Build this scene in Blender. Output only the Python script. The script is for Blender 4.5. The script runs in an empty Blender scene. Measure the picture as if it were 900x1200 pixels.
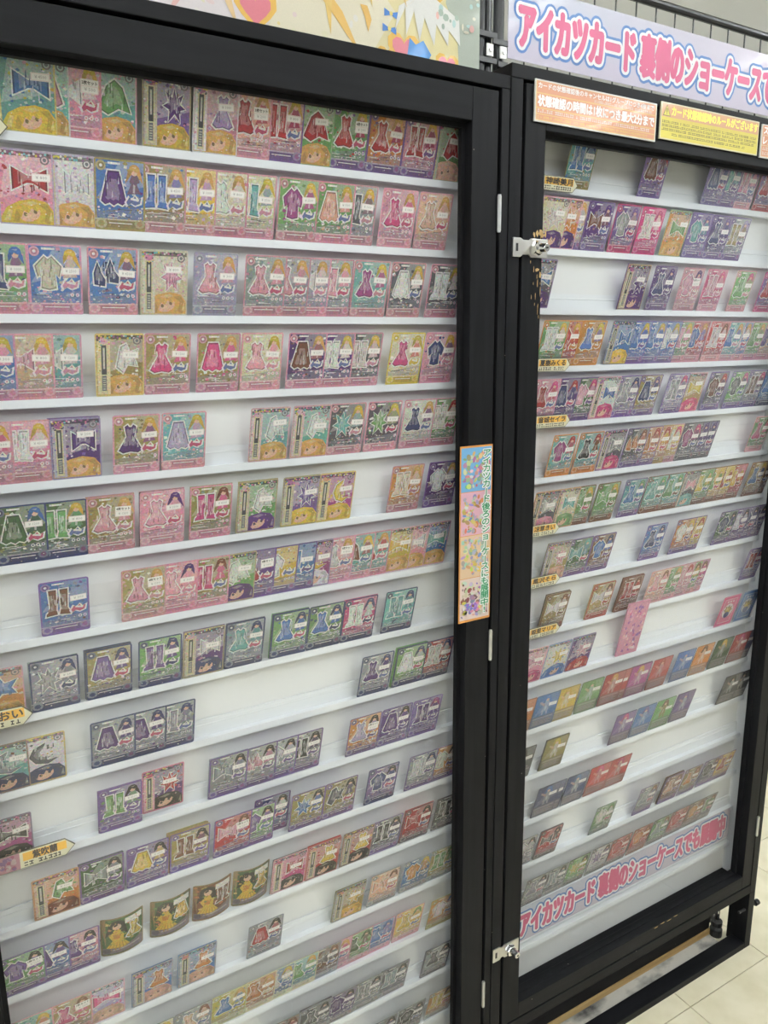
import bpy, bmesh, math, random
from mathutils import Matrix, Vector

# ------------------------------------------------------------------ scene, camera, world, exposure
scene = bpy.context.scene
col = scene.collection
scene.view_settings.view_transform = 'Standard'
scene.view_settings.look = 'None'
scene.view_settings.gamma = 1.0
scene.view_settings.use_curve_mapping = False
scene.view_settings.exposure = 0.1

EYE = Vector((0.0, -1.0617, 1.5353))
PITCH, YAW, ROLL, FPX = 0.2160, 0.5337, -0.0105, 904.28
cam_data = bpy.data.cameras.new('camera')
cam = bpy.data.objects.new('camera', cam_data)
col.objects.link(cam)
fw = Vector((math.sin(YAW) * math.cos(PITCH), math.cos(YAW) * math.cos(PITCH), -math.sin(PITCH)))
rt = Vector((math.cos(YAW), -math.sin(YAW), 0.0))
up = rt.cross(fw)
rt2 = rt * math.cos(ROLL) + up * math.sin(ROLL)
up2 = -rt * math.sin(ROLL) + up * math.cos(ROLL)
cam.matrix_world = Matrix((
    (rt2.x, up2.x, -fw.x, EYE.x), (rt2.y, up2.y, -fw.y, EYE.y), (rt2.z, up2.z, -fw.z, EYE.z), (0, 0, 0, 1)))
cam_data.sensor_fit = 'VERTICAL'
cam_data.sensor_height = 36.0
cam_data.lens = FPX / 1200.0 * 36.0
cam_data.clip_start = 0.02
scene.camera = cam

world = bpy.data.worlds.new('world')
scene.world = world
world.use_nodes = True
wb = world.node_tree.nodes['Background']
wb.inputs[0].default_value = (0.95, 0.97, 1.0, 1)
wb.inputs[1].default_value = 0.0      # closed room: only the ceiling tubes give light
LAMP_POWER = 43.0          # emission strength of the ceiling tubes

# ------------------------------------------------------------------ materials
MATS = {}

def mat(name, color, rough=0.5, metal=0.0, spec=0.5, emit=0.0, coat=0.0):
    if name in MATS:
        return MATS[name]
    m = bpy.data.materials.new(name)
    m.use_nodes = True
    p = m.node_tree.nodes['Principled BSDF']
    p.inputs['Base Color'].default_value = (*color, 1)
    p.inputs['Roughness'].default_value = rough
    p.inputs['Metallic'].default_value = metal
    p.inputs['Specular IOR Level'].default_value = spec
    p.inputs['Coat Weight'].default_value = coat
    if emit:
        p.inputs['Emission Color'].default_value = (*color, 1)
        p.inputs['Emission Strength'].default_value = emit
    MATS[name] = m
    return m

def nodes(m):
    return m.node_tree.nodes, m.node_tree.links, m.node_tree.nodes['Principled BSDF']

def noise_color(m, c1, c2, scale=(10, 10, 10), detail=4, lo=0.35, hi=0.65, bump=0.0, bdist=0.001):
    n, l, p = nodes(m)
    tc = n.new('ShaderNodeTexCoord'); mp = n.new('ShaderNodeMapping')
    mp.inputs['Scale'].default_value = scale
    l.new(tc.outputs['Object'], mp.inputs['Vector'])
    nz = n.new('ShaderNodeTexNoise'); nz.inputs['Scale'].default_value = 1.0; nz.inputs['Detail'].default_value = detail
    l.new(mp.outputs[0], nz.inputs['Vector'])
    r = n.new('ShaderNodeValToRGB')
    r.color_ramp.elements[0].position = lo; r.color_ramp.elements[0].color = (*c1, 1)
    r.color_ramp.elements[1].position = hi; r.color_ramp.elements[1].color = (*c2, 1)
    l.new(nz.outputs['Fac'], r.inputs[0]); l.new(r.outputs[0], p.inputs['Base Color'])
    if bump:
        b = n.new('ShaderNodeBump'); b.inputs['Strength'].default_value = bump; b.inputs['Distance'].default_value = bdist
        l.new(nz.outputs['Fac'], b.inputs['Height']); l.new(b.outputs[0], p.inputs['Normal'])
    return r

def black_wood(name, scale):
    """black painted wood with fine grain and small pale chips"""
    m = mat(name, (0.01, 0.01, 0.011), 0.45, spec=0.10)
    noise_color(m, (0.0055, 0.0058, 0.0066), (0.0105, 0.0106, 0.0122), scale, 5, 0.3, 0.7, 0.25, 0.0006)
    n, l, p = nodes(m)
    tc = n.new('ShaderNodeTexCoord')
    v = n.new('ShaderNodeTexVoronoi'); v.inputs['Scale'].default_value = 26
    l.new(tc.outputs['Object'], v.inputs['Vector'])
    lt = n.new('ShaderNodeMath'); lt.operation = 'LESS_THAN'; lt.inputs[1].default_value = 0.030
    l.new(v.outputs['Distance'], lt.inputs[0])
    mx = n.new('ShaderNodeMix'); mx.data_type = 'RGBA'
    old = p.inputs['Base Color'].links[0].from_socket
    l.new(lt.outputs[0], mx.inputs[0]); l.new(old, mx.inputs[6]); mx.inputs[7].default_value = (0.22, 0.20, 0.18, 1)
    l.new(mx.outputs[2], p.inputs['Base Color'])
    return m

M_WOODH = black_wood('black_painted_wood_horizontal', (6, 60, 90))
M_WOODV = black_wood('black_painted_wood_vertical', (90, 60, 6))
M_WHITE = mat('white_laminate', (0.80, 0.80, 0.80), 0.38)
noise_color(M_WHITE, (0.78, 0.785, 0.79), (0.82, 0.82, 0.82), (4, 4, 4), 2)
M_RAIL = mat('white_plastic_rail', (0.79, 0.81, 0.84), 0.3)
M_RAWWOOD = mat('raw_pine', (0.45, 0.29, 0.11), 0.6)
noise_color(M_RAWWOOD, (0.36, 0.22, 0.08), (0.54, 0.37, 0.16), (3, 60, 60), 4)
M_STEEL = mat('brushed_steel', (0.62, 0.61, 0.58), 0.28, 1.0)
M_CHROME = mat('chrome', (0.8, 0.8, 0.8), 0.08, 1.0)
M_ZINC = mat('zinc', (0.55, 0.55, 0.54), 0.35, 0.9)
M_BLACKP = mat('black_plastic', (0.012, 0.012, 0.013), 0.35)
M_TUBE = mat('black_enamel_tube', (0.008, 0.009, 0.011), 0.3)
M_WALL = mat('white_wall_paint', (0.84, 0.87, 0.90), 0.6)
M_CEIL = mat('ceiling_board', (0.82, 0.82, 0.82), 0.8)
M_TILE = mat('cream_vinyl_tile', (0.66, 0.63, 0.53), 0.28)
noise_color(M_TILE, (0.66, 0.60, 0.42), (0.75, 0.69, 0.52), (14, 14, 14), 6, 0.3, 0.62)
M_JOINT = mat('tile_joint', (0.30, 0.27, 0.22), 0.7)
M_DUST = mat('dusty_floor', (0.5, 0.48, 0.43), 0.8)
noise_color(M_DUST, (0.06, 0.06, 0.06), (0.58, 0.56, 0.50), (9, 16, 9), 5, 0.33, 0.52)
M_LAMP = mat('fluorescent_tube', (0.94, 0.985, 1.0), 0.5, emit=LAMP_POWER)
M_LAMPB = mat('lamp_housing', (0.8, 0.8, 0.8), 0.5)

def glass_mat():
    m = bpy.data.materials.new('clear_door_glass'); m.use_nodes = True
    n, l = m.node_tree.nodes, m.node_tree.links
    n.clear()
    out = n.new('ShaderNodeOutputMaterial'); mix = n.new('ShaderNodeMixShader')
    tr = n.new('ShaderNodeBsdfTransparent'); tr.inputs[0].default_value = (0.985, 0.99, 0.99, 1)
    gl = n.new('ShaderNodeBsdfGlossy'); gl.inputs['Roughness'].default_value = 0.015
    lw = n.new('ShaderNodeLayerWeight'); lw.inputs['Blend'].default_value = 0.5      # facing ratio, same from both sides of the pane
    pw = n.new('ShaderNodeMath'); pw.operation = 'POWER'; pw.inputs[1].default_value = 5.0
    fr = n.new('ShaderNodeMath'); fr.operation = 'MULTIPLY_ADD'; fr.inputs[1].default_value = 0.96; fr.inputs[2].default_value = 0.04
    l.new(lw.outputs['Facing'], pw.inputs[0]); l.new(pw.outputs[0], fr.inputs[0])
    tc = n.new('ShaderNodeTexCoord'); mp = n.new('ShaderNodeMapping'); mp.inputs['Scale'].default_value = (7, 1, 1.2)
    nz = n.new('ShaderNodeTexNoise'); nz.inputs['Scale'].default_value = 1.0; nz.inputs['Detail'].default_value = 2
    b = n.new('ShaderNodeBump'); b.inputs['Strength'].default_value = 0.05; b.inputs['Distance'].default_value = 0.01
    l.new(tc.outputs['Object'], mp.inputs[0]); l.new(mp.outputs[0], nz.inputs['Vector']); l.new(nz.outputs['Fac'], b.inputs['Height'])
    l.new(b.outputs[0], gl.inputs['Normal'])
    l.new(fr.outputs[0], mix.inputs[0]); l.new(tr.outputs[0], mix.inputs[1]); l.new(gl.outputs[0], mix.inputs[2])
    l.new(mix.outputs[0], out.inputs[0])
    return m
M_GLASS = glass_mat()

def print_mat(name, rough, coat, mottle, cells, ink=1.0):
    """printed surface: colour comes from the printed-colour attribute, with a fine foil mottle"""
    m = mat(name, (1, 1, 1), rough, coat=coat)
    n, l, p = nodes(m)
    a = n.new('ShaderNodeVertexColor'); a.layer_name = 'Print'
    tc = n.new('ShaderNodeTexCoord')
    nz = n.new('ShaderNodeTexNoise'); nz.inputs['Scale'].default_value = 520; nz.inputs['Detail'].default_value = 3
    l.new(tc.outputs['Object'], nz.inputs['Vector'])
    hs = n.new('ShaderNodeMapRange'); hs.inputs['From Min'].default_value = 0.3; hs.inputs['From Max'].default_value = 0.7
    hs.inputs['To Min'].default_value = ink * (1 - mottle); hs.inputs['To Max'].default_value = ink * (1 + mottle)
    l.new(nz.outputs['Fac'], hs.inputs[0])
    mul = n.new('ShaderNodeVectorMath'); mul.operation = 'SCALE'
    l.new(hs.outputs[0], mul.inputs['Scale'])
    if cells:
        v = n.new('ShaderNodeTexVoronoi'); v.inputs['Scale'].default_value = 430
        l.new(tc.outputs['Object'], v.inputs['Vector'])
        ma = n.new('ShaderNodeVectorMath'); ma.operation = 'MULTIPLY_ADD'
        ma.inputs[1].default_value = (cells,) * 3; ma.inputs[2].default_value = (1 - cells * 0.5,) * 3
        l.new(v.outputs['Color'], ma.inputs[0])
        mm = n.new('ShaderNodeVectorMath'); mm.operation = 'MULTIPLY'
        l.new(a.outputs['Color'], mm.inputs[0]); l.new(ma.outputs[0], mm.inputs[1]); l.new(mm.outputs[0], mul.inputs[0])
    else:
        l.new(a.outputs['Color'], mul.inputs[0])
    l.new(mul.outputs[0], p.inputs['Base Color'])
    return m
M_CARD = print_mat('printed_card', 0.32, 0.2, 0.18, 0.30, 0.80)
M_SIGN = print_mat('printed_sign', 0.4, 0.1, 0.03, 0.0, 0.62)
M_PAPER = mat('white_sticker', (0.86, 0.85, 0.83), 0.6)

# ------------------------------------------------------------------ helpers
def link(o, parent=None):
    col.objects.link(o)
    if parent is not None:
        o.parent = parent
    return o

def tag(o, label=None, cat=None, group=None, kind=None):
    if label: o['label'] = label
    if cat: o['category'] = cat
    if group: o['group'] = group
    if kind: o['kind'] = kind
    return o

def empty(name, loc=(0, 0, 0)):
    o = bpy.data.objects.new(name, None)
    o.empty_display_size = 0.05
    o.location = loc
    return link(o)

class MB:
    """collects geometry for ONE mesh; faces carry an optional print colour"""
    def __init__(self):
        self.v = []; self.f = []; self.c = []
    def face(self, pts, c=(1, 1, 1)):
        i = len(self.v); self.v += [tuple(p) for p in pts]
        self.f.append(tuple(range(i, i + len(pts)))); self.c.append(c)
    def box(self, x0, x1, y0, y1, z0, z1, c=(1, 1, 1)):
        i = len(self.v)
        self.v += [(x0, y0, z0), (x1, y0, z0), (x1, y1, z0), (x0, y1, z0), (x0, y0, z1), (x1, y0, z1), (x1, y1, z1), (x0, y1, z1)]
        for q in ((0, 3, 2, 1), (4, 5, 6, 7), (0, 1, 5, 4), (1, 2, 6, 5), (2, 3, 7, 6), (3, 0, 4, 7)):
            self.f.append(tuple(i + k for k in q)); self.c.append(c)
        return self
    def cyl(self, p, q, r, n=12, c=(1, 1, 1), r2=None):
        p = Vector(p); q = Vector(q); d = (q - p).normalized()
        a = d.orthogonal().normalized(); b = d.cross(a)
        r2 = r if r2 is None else r2
        i = len(self.v)
        for k in range(n):
            t = 2 * math.pi * k / n
            o = a * math.cos(t) + b * math.sin(t)
            self.v.append(tuple(p + o * r)); self.v.append(tuple(q + o * r2))
        for k in range(n):
            j = (k + 1) % n
            self.f.append((i + 2 * k, i + 2 * j, i + 2 * j + 1, i + 2 * k + 1)); self.c.append(c)
        self.f.append(tuple(i + 2 * k for k in reversed(range(n)))); self.c.append(c)
        self.f.append(tuple(i + 2 * k + 1 for k in range(n))); self.c.append(c)
        return self
    def prism(self, pts, y0, y1, c=(1, 1, 1)):
        """outline in x,z (counter-clockwise seen from the front) pushed from y0 (front) to y1 (back)"""
        n = len(pts); i = len(self.v)
        self.v += [(x, y0, z) for x, z in pts] + [(x, y1, z) for x, z in pts]
        self.f.append(tuple(range(i, i + n))); self.c.append(c)
        self.f.append(tuple(i + n + k for k in reversed(range(n)))); self.c.append(c)
        for k in range(n):
            j = (k + 1) % n
            self.f.append((i + k, i + n + k, i + n + j, i + j)); self.c.append(c)
        return self
    def mesh(self, name, m, printed=False, smooth=False):
        me = bpy.data.meshes.new(name)
        me.from_pydata(self.v, [], self.f)
        if printed:
            at = me.color_attributes.new('Print', 'FLOAT_COLOR', 'CORNER')
            buf = []
            for f, c in zip(self.f, self.c):
                buf += [c[0], c[1], c[2], 1.0] * len(f)
            at.data.foreach_set('color', buf)
        if smooth:
            me.polygons.foreach_set('use_smooth', [True] * len(me.polygons))
        me.materials.append(m)
        me.update()
        return me
    def build(self, name, m, parent=None, printed=False, bevel=0.0, smooth=False):
        o = bpy.data.objects.new(name, self.mesh(name, m, printed, smooth))
        if bevel:
            b = o.modifiers.new('bevel', 'BEVEL'); b.width = bevel; b.segments = 2; b.limit_method = 'ANGLE'
        return link(o, parent)

def text_mesh(name, body, size, offset=0.0, sx=1.0, sy=1.0, vertical=False, extrude=0.0, resolution=3):
    """lettering as a mesh in the x,z plane facing -y, lower left at the origin; returns (mesh, width, height)"""
    cu = bpy.data.curves.new(name, 'FONT')
    cu.body = body; cu.size = size; cu.offset = offset; cu.resolution_u = resolution; cu.extrude = extrude
    if vertical:
        cu.body = '\n'.join(body); cu.space_line = 0.93; cu.align_x = 'CENTER'
    o = bpy.data.objects.new(name, cu); col.objects.link(o)
    dg = bpy.context.evaluated_depsgraph_get()
    me = bpy.data.meshes.new_from_object(o.evaluated_get(dg))
    bpy.data.objects.remove(o); bpy.data.curves.remove(cu)
    me.name = name
    for v in me.vertices:
        x, y, z = v.co
        v.co = (x * sx, -z, y * sy)
    xs = [v.co.x for v in me.vertices]; zs = [v.co.z for v in me.vertices]
    return me, (min(xs), max(xs)), (min(zs), max(zs))

def fit_text(name, body, x0, x1, z0, z1, y, m, parent, bold=0.0, vertical=False, grow=0.0):
    """lettering stretched to fill the box x0..x1, z0..z1. Stroke weight is built up from copies of each
    glyph pushed outward by bold (+ grow for outline layers), given as fractions of the letter height"""
    ref, rx, rz = text_mesh(name, body, 0.1, 0.0, vertical=vertical)
    kx = (x1 - x0) / (rx[1] - rx[0]); kz = (z1 - z0) / (rz[1] - rz[0])
    size = (z1 - z0) / (len(body) if vertical else 1)
    rad = (bold + grow) * size
    base = [(x0 + (v.co.x - rx[0]) * kx, z0 + (v.co.z - rz[0]) * kz) for v in ref.vertices]
    polys = [tuple(p.vertices) for p in ref.polygons]
    bpy.data.meshes.remove(ref)
    shifts = [(0.0, 0.0)]
    if rad > 0:
        n = 8 if rad < 0.1 * size else 30
        shifts += [(rad * math.cos(2 * math.pi * k / n), rad * math.sin(2 * math.pi * k / n)) for k in range(n)]
        if rad > 0.1 * size:
            shifts += [(0.55 * rad * math.cos(2 * math.pi * k / 8), 0.55 * rad * math.sin(2 * math.pi * k / 8)) for k in range(8)]
    vs, fs = [], []
    for k, (a, b) in enumerate(shifts):
        i = len(vs)
        vs += [(p[0] + a, y - 2e-6 * k, p[1] + b) for p in base]
        fs += [tuple(i + q for q in f) for f in polys]
    me = bpy.data.meshes.new(name); me.from_pydata(vs, [], fs); me.materials.append(m); me.update()
    return link(bpy.data.objects.new(name, me), parent)

# ------------------------------------------------------------------ the room
RX0, RX1, RY0, RY1, RH = -4.0, 6.0, -4.2, 2.6, 3.0
fl = MB().box(RX0, RX1, RY0, RY1, -0.06, -0.006).build('floor', M_JOINT)
tag(fl, 'cream vinyl tile floor of the shop', None, None, 'structure')
TS = 0.294
tile_bm = MB(); g = 0.0011
tile_bm.box(g, TS - g, g, TS - g, -0.006, 0.0)
tile_me = tile_bm.mesh('tile', M_TILE)
# single tiles where the photo shows them, plain larger sheets beyond
for i in range(-5, 4):
    for j in range(-4, 3):
        o = bpy.data.objects.new('tile', tile_me); o.location = (1.386 + i * TS, -0.111 + j * TS, 0)
        link(o, fl)
tx0, tx1, ty0, ty1 = 1.386 - 5 * TS, 1.386 + 4 * TS, -0.111 - 4 * TS, -0.111 + 3 * TS
rest = MB()
rest.box(RX0, tx0, RY0, RY1, -0.006, 0).box(tx1, RX1, RY0, RY1, -0.006, 0)
rest.box(tx0, tx1, RY0, ty0, -0.006, 0).box(tx0, tx1, ty1, RY1, -0.006, 0)
M_FAR = mat('cream_vinyl_floor_far', (0.66, 0.63, 0.53), 0.28)
n_, l_, p_ = nodes(M_FAR)
tc_ = n_.new('ShaderNodeTexCoord'); mp_ = n_.new('ShaderNodeMapping')
mp_.inputs['Location'].default_value = (-1.386 / TS, 0.111 / TS, 0); mp_.inputs['Scale'].default_value = (1 / TS, 1 / TS, 1)
br_ = n_.new('ShaderNodeTexBrick'); br_.offset = 0.0
br_.inputs['Color1'].default_value = br_.inputs['Color2'].default_value = (0.705, 0.645, 0.47, 1)
br_.inputs['Mortar'].default_value = (0.30, 0.27, 0.22, 1); br_.inputs['Scale'].default_value = 1.0
br_.inputs['Mortar Size'].default_value = 0.004; br_.inputs['Brick Width'].default_value = 1.0; br_.inputs['Row Height'].default_value = 1.0
l_.new(tc_.outputs['Object'], mp_.inputs[0]); l_.new(mp_.outputs[0], br_.inputs['Vector']); l_.new(br_.outputs[0], p_.inputs['Base Color'])
tag(rest.build('tile_field', M_FAR, fl), kind='stuff')

tag(MB().box(RX0, RX1, RY0, RY1, RH, RH + 0.05).build('ceiling', M_CEIL), 'white ceiling of the shop', kind='structure')
wbk = tag(MB().box(RX0, RX1, RY1 + 0.012, RY1 + 0.08, 0, RH).build('wall_back', M_WALL), 'white panelled wall behind the cabinets', kind='structure')
wp = MB().box(0.004, 0.896, 0, 0.012, 0.0, RH).mesh('wall_panel', M_WALL)
for i in range(11):
    o = bpy.data.objects.new('wall_panel', wp); o.location = (-3.9 + 0.9 * i, RY1, 0); link(o, wbk)
tag(MB().box(RX0 - 0.06, RX0, RY0, RY1, 0, RH).build('wall_left', M_WALL), 'white side wall', kind='structure')
tag(MB().box(RX1, RX1 + 0.06, RY0, RY1, 0, RH).build('wall_right', M_WALL), 'white side wall past the cabinets', kind='structure')
tag(MB().box(RX0, RX1, RY0 - 0.06, RY0, 0, RH).build('wall_front', mat('darkened_unseen_wall', (0.24, 0.23, 0.22), 0.7)), 'unseen wall across the aisle, darkened to weaken reflections in the cabinet glass', kind='structure')  # out of view, coloured dark to cut the reflected veil on the doors

# ceiling lamps: twin tube battens in rows along the aisle
def ceiling_lamp(x, y, lab):
    e = empty('ceiling_light_offscreen', (x, y, RH))
    tag(e, lab, 'ceiling light', 'fluorescent battens on the ceiling')
    MB().prism([(-0.11, -0.001), (-0.06, -0.05), (0.06, -0.05), (0.11, -0.001)], -0.62, 0.62).build('housing', M_LAMPB, e)
    for s in (-0.085, 0.085):
        MB().cyl((s, -0.6, -0.065), (s, 0.6, -0.065), 0.016, 10).build('tube_offscreen', M_LAMP, e, smooth=False)
    for yy in (-0.61, 0.61):
        MB().box(-0.11, 0.11, yy - 0.01, yy + 0.01, -0.085, -0.04).build('lamp_holder', M_LAMPB, e)
for x in (-2.4, -0.8, 0.8, 2.4, 4.0):
    for y, w in ((-2.9, 'against the far aisle wall'), (-1.35, 'over the cabinet aisle'), (1.3, 'behind the cabinets')):
        if y > 0 and x > 1.0: continue      # the ceiling in view past the cabinets carries no lamp
        ceiling_lamp(x, y, 'white twin tube ceiling light ' + w)

# ------------------------------------------------------------------ the two card cabinets
YF, YG, YB = -0.065, -0.036, 0.016      # door face, glass, back panel

def lock(cab, x0, x1, zc):
    """hasp lock: notched steel plate, hexagon knob and key cylinder"""
    cx = x1 - 0.021
    h = 0.0145
    pl = MB()
    pl.prism([(x0, zc - h), (x0 + 0.016, zc - h), (x0 + 0.021, zc - h + 0.004), (cx - 0.018, zc - h + 0.004), (cx - 0.014, zc - h), (x1, zc - h),
              (x1, zc + h), (cx - 0.014, zc + h), (cx - 0.018, zc + h - 0.003), (x0 + 0.021, zc + h - 0.003), (x0 + 0.016, zc + h), (x0, zc + h)], YF - 0.0026, YF)
    e = pl.build('lock', M_STEEL, cab, bevel=0.0006)
    MB().box(x0 + 0.006, x0 + 0.010, YF - 0.0032, YF - 0.0026, zc - 0.006, zc + 0.006).build('hasp_slot', M_BLACKP, e)
    MB().cyl((cx - 0.002, YF - 0.0026, zc), (cx - 0.002, YF - 0.011, zc), 0.0125, 6, r2=0.0105).build('hexagon_collar', M_CHROME, e, bevel=0.0006)
    MB().cyl((cx, YF - 0.011, zc), (cx + 0.001, YF - 0.024, zc - 0.001), 0.0075, 16, r2=0.0062).build('key_cylinder', M_CHROME, e, bevel=0.0005)
    MB().box(cx - 0.0008, cx + 0.0028, YF - 0.0246, YF - 0.0238, zc - 0.0022, zc + 0.0002).build('keyhole', M_BLACKP, e)

def chips(cab, spots, seed):
    """worn spots where the paint has gone and raw wood shows"""
    r = random.Random(seed)
    for (x, z, w, h) in spots:
        n = 9
        pts = [(x + w * math.cos(2 * math.pi * k / n) * r.uniform(0.4, 1), z + h * math.sin(2 * math.pi * k / n) * r.uniform(0.4, 1)) for k in range(n)]
        MB().prism(pts, YF - 0.0003, YF + 0.0004).build('worn_patch', M_RAWWOOD, cab)

def cabinet(name, label, X0, X1, side, dx0, dx1, ox0, ox1, ztop, tstrip, dtop, otop, obot, dbot, cbot, shelf_z, hinges, hx):
    c = empty(name, (0, 0, 0))
    tag(c, label, 'display cabinet', 'black wooden card cabinets')
    yb = 0.030
    B = 0.0012
    for a0, a1 in ((X0, X0 + side), (X1 - side, X1)):
        MB().box(a0, a1, YF, yb, cbot, ztop - tstrip).build('side_panel', M_WOODV, c, bevel=B)
        MB().box(a0, a1, YF, -0.012, 0, cbot).build('leg_panel', M_WOODV, c, bevel=B)
    MB().box(X0, X1, YF, yb, ztop - tstrip, ztop).build('top_board', M_WOODH, c, bevel=B)
    MB().box(X0 + side, X1 - side, YF, yb, cbot, dbot - 0.004).build('bottom_board', M_WOODH, c, bevel=B)
    MB().box(X0 + side, X1 - side, YF, -0.027, 0.0, 0.018).build('base_board', M_WOODH, c, bevel=B)
    MB().box(X0 + side, X1 - side - 0.030, 0.018, 0.03, 0.016, cbot).build('rear_apron', M_WOODH, c)
    MB().box(X0 + side, X1 - side - 0.030, 0.014, 0.03, 0.0, 0.016).build('floor_batten', M_RAWWOOD, c)
    MB().box(X0 + side, X1 - side - 0.036, -0.0265, 0.0135, 0.0, 0.0012).build('dust_strip', M_DUST, c)
    MB().box(X0 + side, X1 - side, YB, yb - 0.002, dbot - 0.004, ztop - tstrip).build('back_panel', M_WHITE, c)
    for a0, a1 in ((X0 + side, X0 + side + 0.002), (X1 - side - 0.002, X1 - side)):
        MB().box(a0, a1, -0.029, YB, dbot - 0.004, ztop - tstrip).build('side_liner', M_WHITE, c)
    # door: two stiles, two rails, glazing bead, glass
    yd = -0.030
    d = MB().box(dx0, ox0, YF, yd, dbot, dtop).build('door', M_WOODV, c, bevel=B)
    MB().box(ox1, dx1, YF, yd, dbot, dtop).build('stile', M_WOODV, d, bevel=B)
    MB().box(ox0, ox1, YF, yd, otop, dtop).build('rail', M_WOODH, d, bevel=B)
    MB().box(ox0, ox1, YF, yd, dbot, obot).build('rail', M_WOODH, d, bevel=B)
    b = 0.007
    for (a0, a1, b0, b1) in ((ox0, ox0 + b, obot, otop), (ox1 - b, ox1, obot, otop), (ox0 + b, ox1 - b, otop - b, otop), (ox0 + b, ox1 - b, obot, obot + 0.001)):
        MB().box(a0, a1, YG - 0.012, YG - 0.0035, b0, b1).build('glazing_bead', M_WOODV, d)
    gp = MB().box(ox0, ox1, YG - 0.003, YG, obot, otop).build('glass_pane', M_GLASS, d)
    # shelf rails: lip, channel, back flange with a ridge
    sx0, sx1 = X0 + side + 0.003, X1 - side - 0.003
    for z in shelf_z:
        s = MB()
        prof = [(0.0, 0.0), (0.0145, 0.0), (0.0145, 0.037), (0.0120, 0.037), (0.0120, 0.0295), (0.0112, 0.029), (0.0112, 0.0275), (0.0120, 0.027), (0.0120, 0.0098), (0.0014, 0.0098), (0.0010, 0.0108), (0.0003, 0.0108)]
        n = len(prof); i = 0
        s.v = [(sx0, y, z + q) for y, q in prof] + [(sx1, y, z + q) for y, q in prof]
        s.f = [tuple(range(n)), tuple(reversed(range(n, 2 * n)))]
        s.f += [(k, n + k, n + (k + 1) % n, (k + 1) % n) for k in range(n)]
        s.c = [(1, 1, 1)] * len(s.f)
        s.build('shelf_rail', M_RAIL, c)
    for z0, z1 in hinges:
        hg = MB().cyl((hx, YF - 0.002, z0), (hx, YF - 0.002, z1), 0.0034, 10)
        zm = (z0 + z1) / 2
        hg.cyl((hx, YF - 0.002, z1), (hx, YF - 0.002, z1 + 0.002), 0.0028, 10).cyl((hx, YF - 0.002, z0 - 0.002), (hx, YF - 0.002, z0), 0.0028, 10)
        hg.build('hinge', M_ZINC, c)
    return c

LZ = [1.5634 - (s - 3) * 0.104 for s in range(1, 17)]
RZ = [1.5808 - (s - 3) * 0.1012 for s in range(1, 17)]
cab_l = cabinet('display_cabinet', 'black wooden card cabinet with hinged glass door and vertical sticker strip',
                -0.075, 0.8185, 0.0155, -0.055, 0.797, -0.004, 0.748, 1.926, 0.019, 1.902, 1.855, 0.10, 0.05, 0.03, [z for z in LZ if z > 0.12],
                ((1.703, 1.754), (0.993, 1.045), (0.270, 0.324)), 0.800)
cab_r = cabinet('display_cabinet', 'black wooden card cabinet with two steel locks under the pink lettered banner',
                0.8205, 1.676, 0.0235, 0.850, 1.650, 0.892, 1.615, 1.945, 0.020, 1.921, 1.858, 0.227, 0.192, 0.164, RZ,
                ((0.332, 0.382), (0.99, 1.04), (1.70, 1.75)), 1.652)
lock(cab_r, 0.829, 0.901, 1.681)
lock(cab_r, 0.822, 0.886, 0.371)
chips(cab_r, [(0.874 + 0.006 * i, 1.702 + 0.002 * (i % 3), 0.003 + 0.0012 * (i % 2), 0.005 + 0.001 * (i % 3)) for i in range(5)], 4)
chips(cab_r, [(0.889, 1.704, 0.004, 0.010), (0.882, 1.648, 0.006, 0.005), (0.889, 1.640, 0.003, 0.008), (0.884, 1.628, 0.0012, 0.008), (0.890, 1.615, 0.001, 0.010), (0.880, 1.606, 0.0008, 0.008), (0.886, 1.590, 0.0008, 0.007), (0.875, 1.627, 0.0008, 0.004), (0.892 - 0.004, 1.575, 0.0008, 0.004)], 7)
chips(cab_r, [(0.868 + 0.0036 * i, 1.66 - 0.011 * ((i * 5) % 9), 0.0007, 0.003 + 0.002 * (i % 3)) for i in range(7)], 12)
chips(cab_r, [(1.30 + 0.022 * i, 0.222 + 0.002 * (i % 2), 0.010, 0.0016) for i in range(4)], 9)
MB().cyl((1.676, -0.056, 0.112), (1.694, -0.056, 0.112), 0.0035, 10).cyl((1.694, -0.056, 0.112), (1.706, -0.056, 0.112), 0.0075, 10).build('adjusting_knob', M_BLACKP, cab_r)
MB().cyl((1.628, -0.056, 0.112), (1.6525, -0.056, 0.112), 0.0035, 10).build('adjusting_rod', M_BLACKP, cab_r)

MB().cyl((1.6345, 0.006, 0.0), (1.6345, 0.006, 0.164), 0.0065, 14).build('support_post', M_CHROME, cab_r, smooth=False)
MB().cyl((1.6465, 0.010, 0.0), (1.6465, 0.010, 0.164), 0.0035, 10).build('support_post', M_STEEL, cab_r)
MB().cyl((1.6345, 0.006, 0.030), (1.6345, 0.006, 0.042), 0.0145, 14).cyl((1.6345, 0.006, 0.0), (1.6345, 0.006, 0.018), 0.016, 14).build('post_clamp', M_BLACKP, cab_r)

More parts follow.
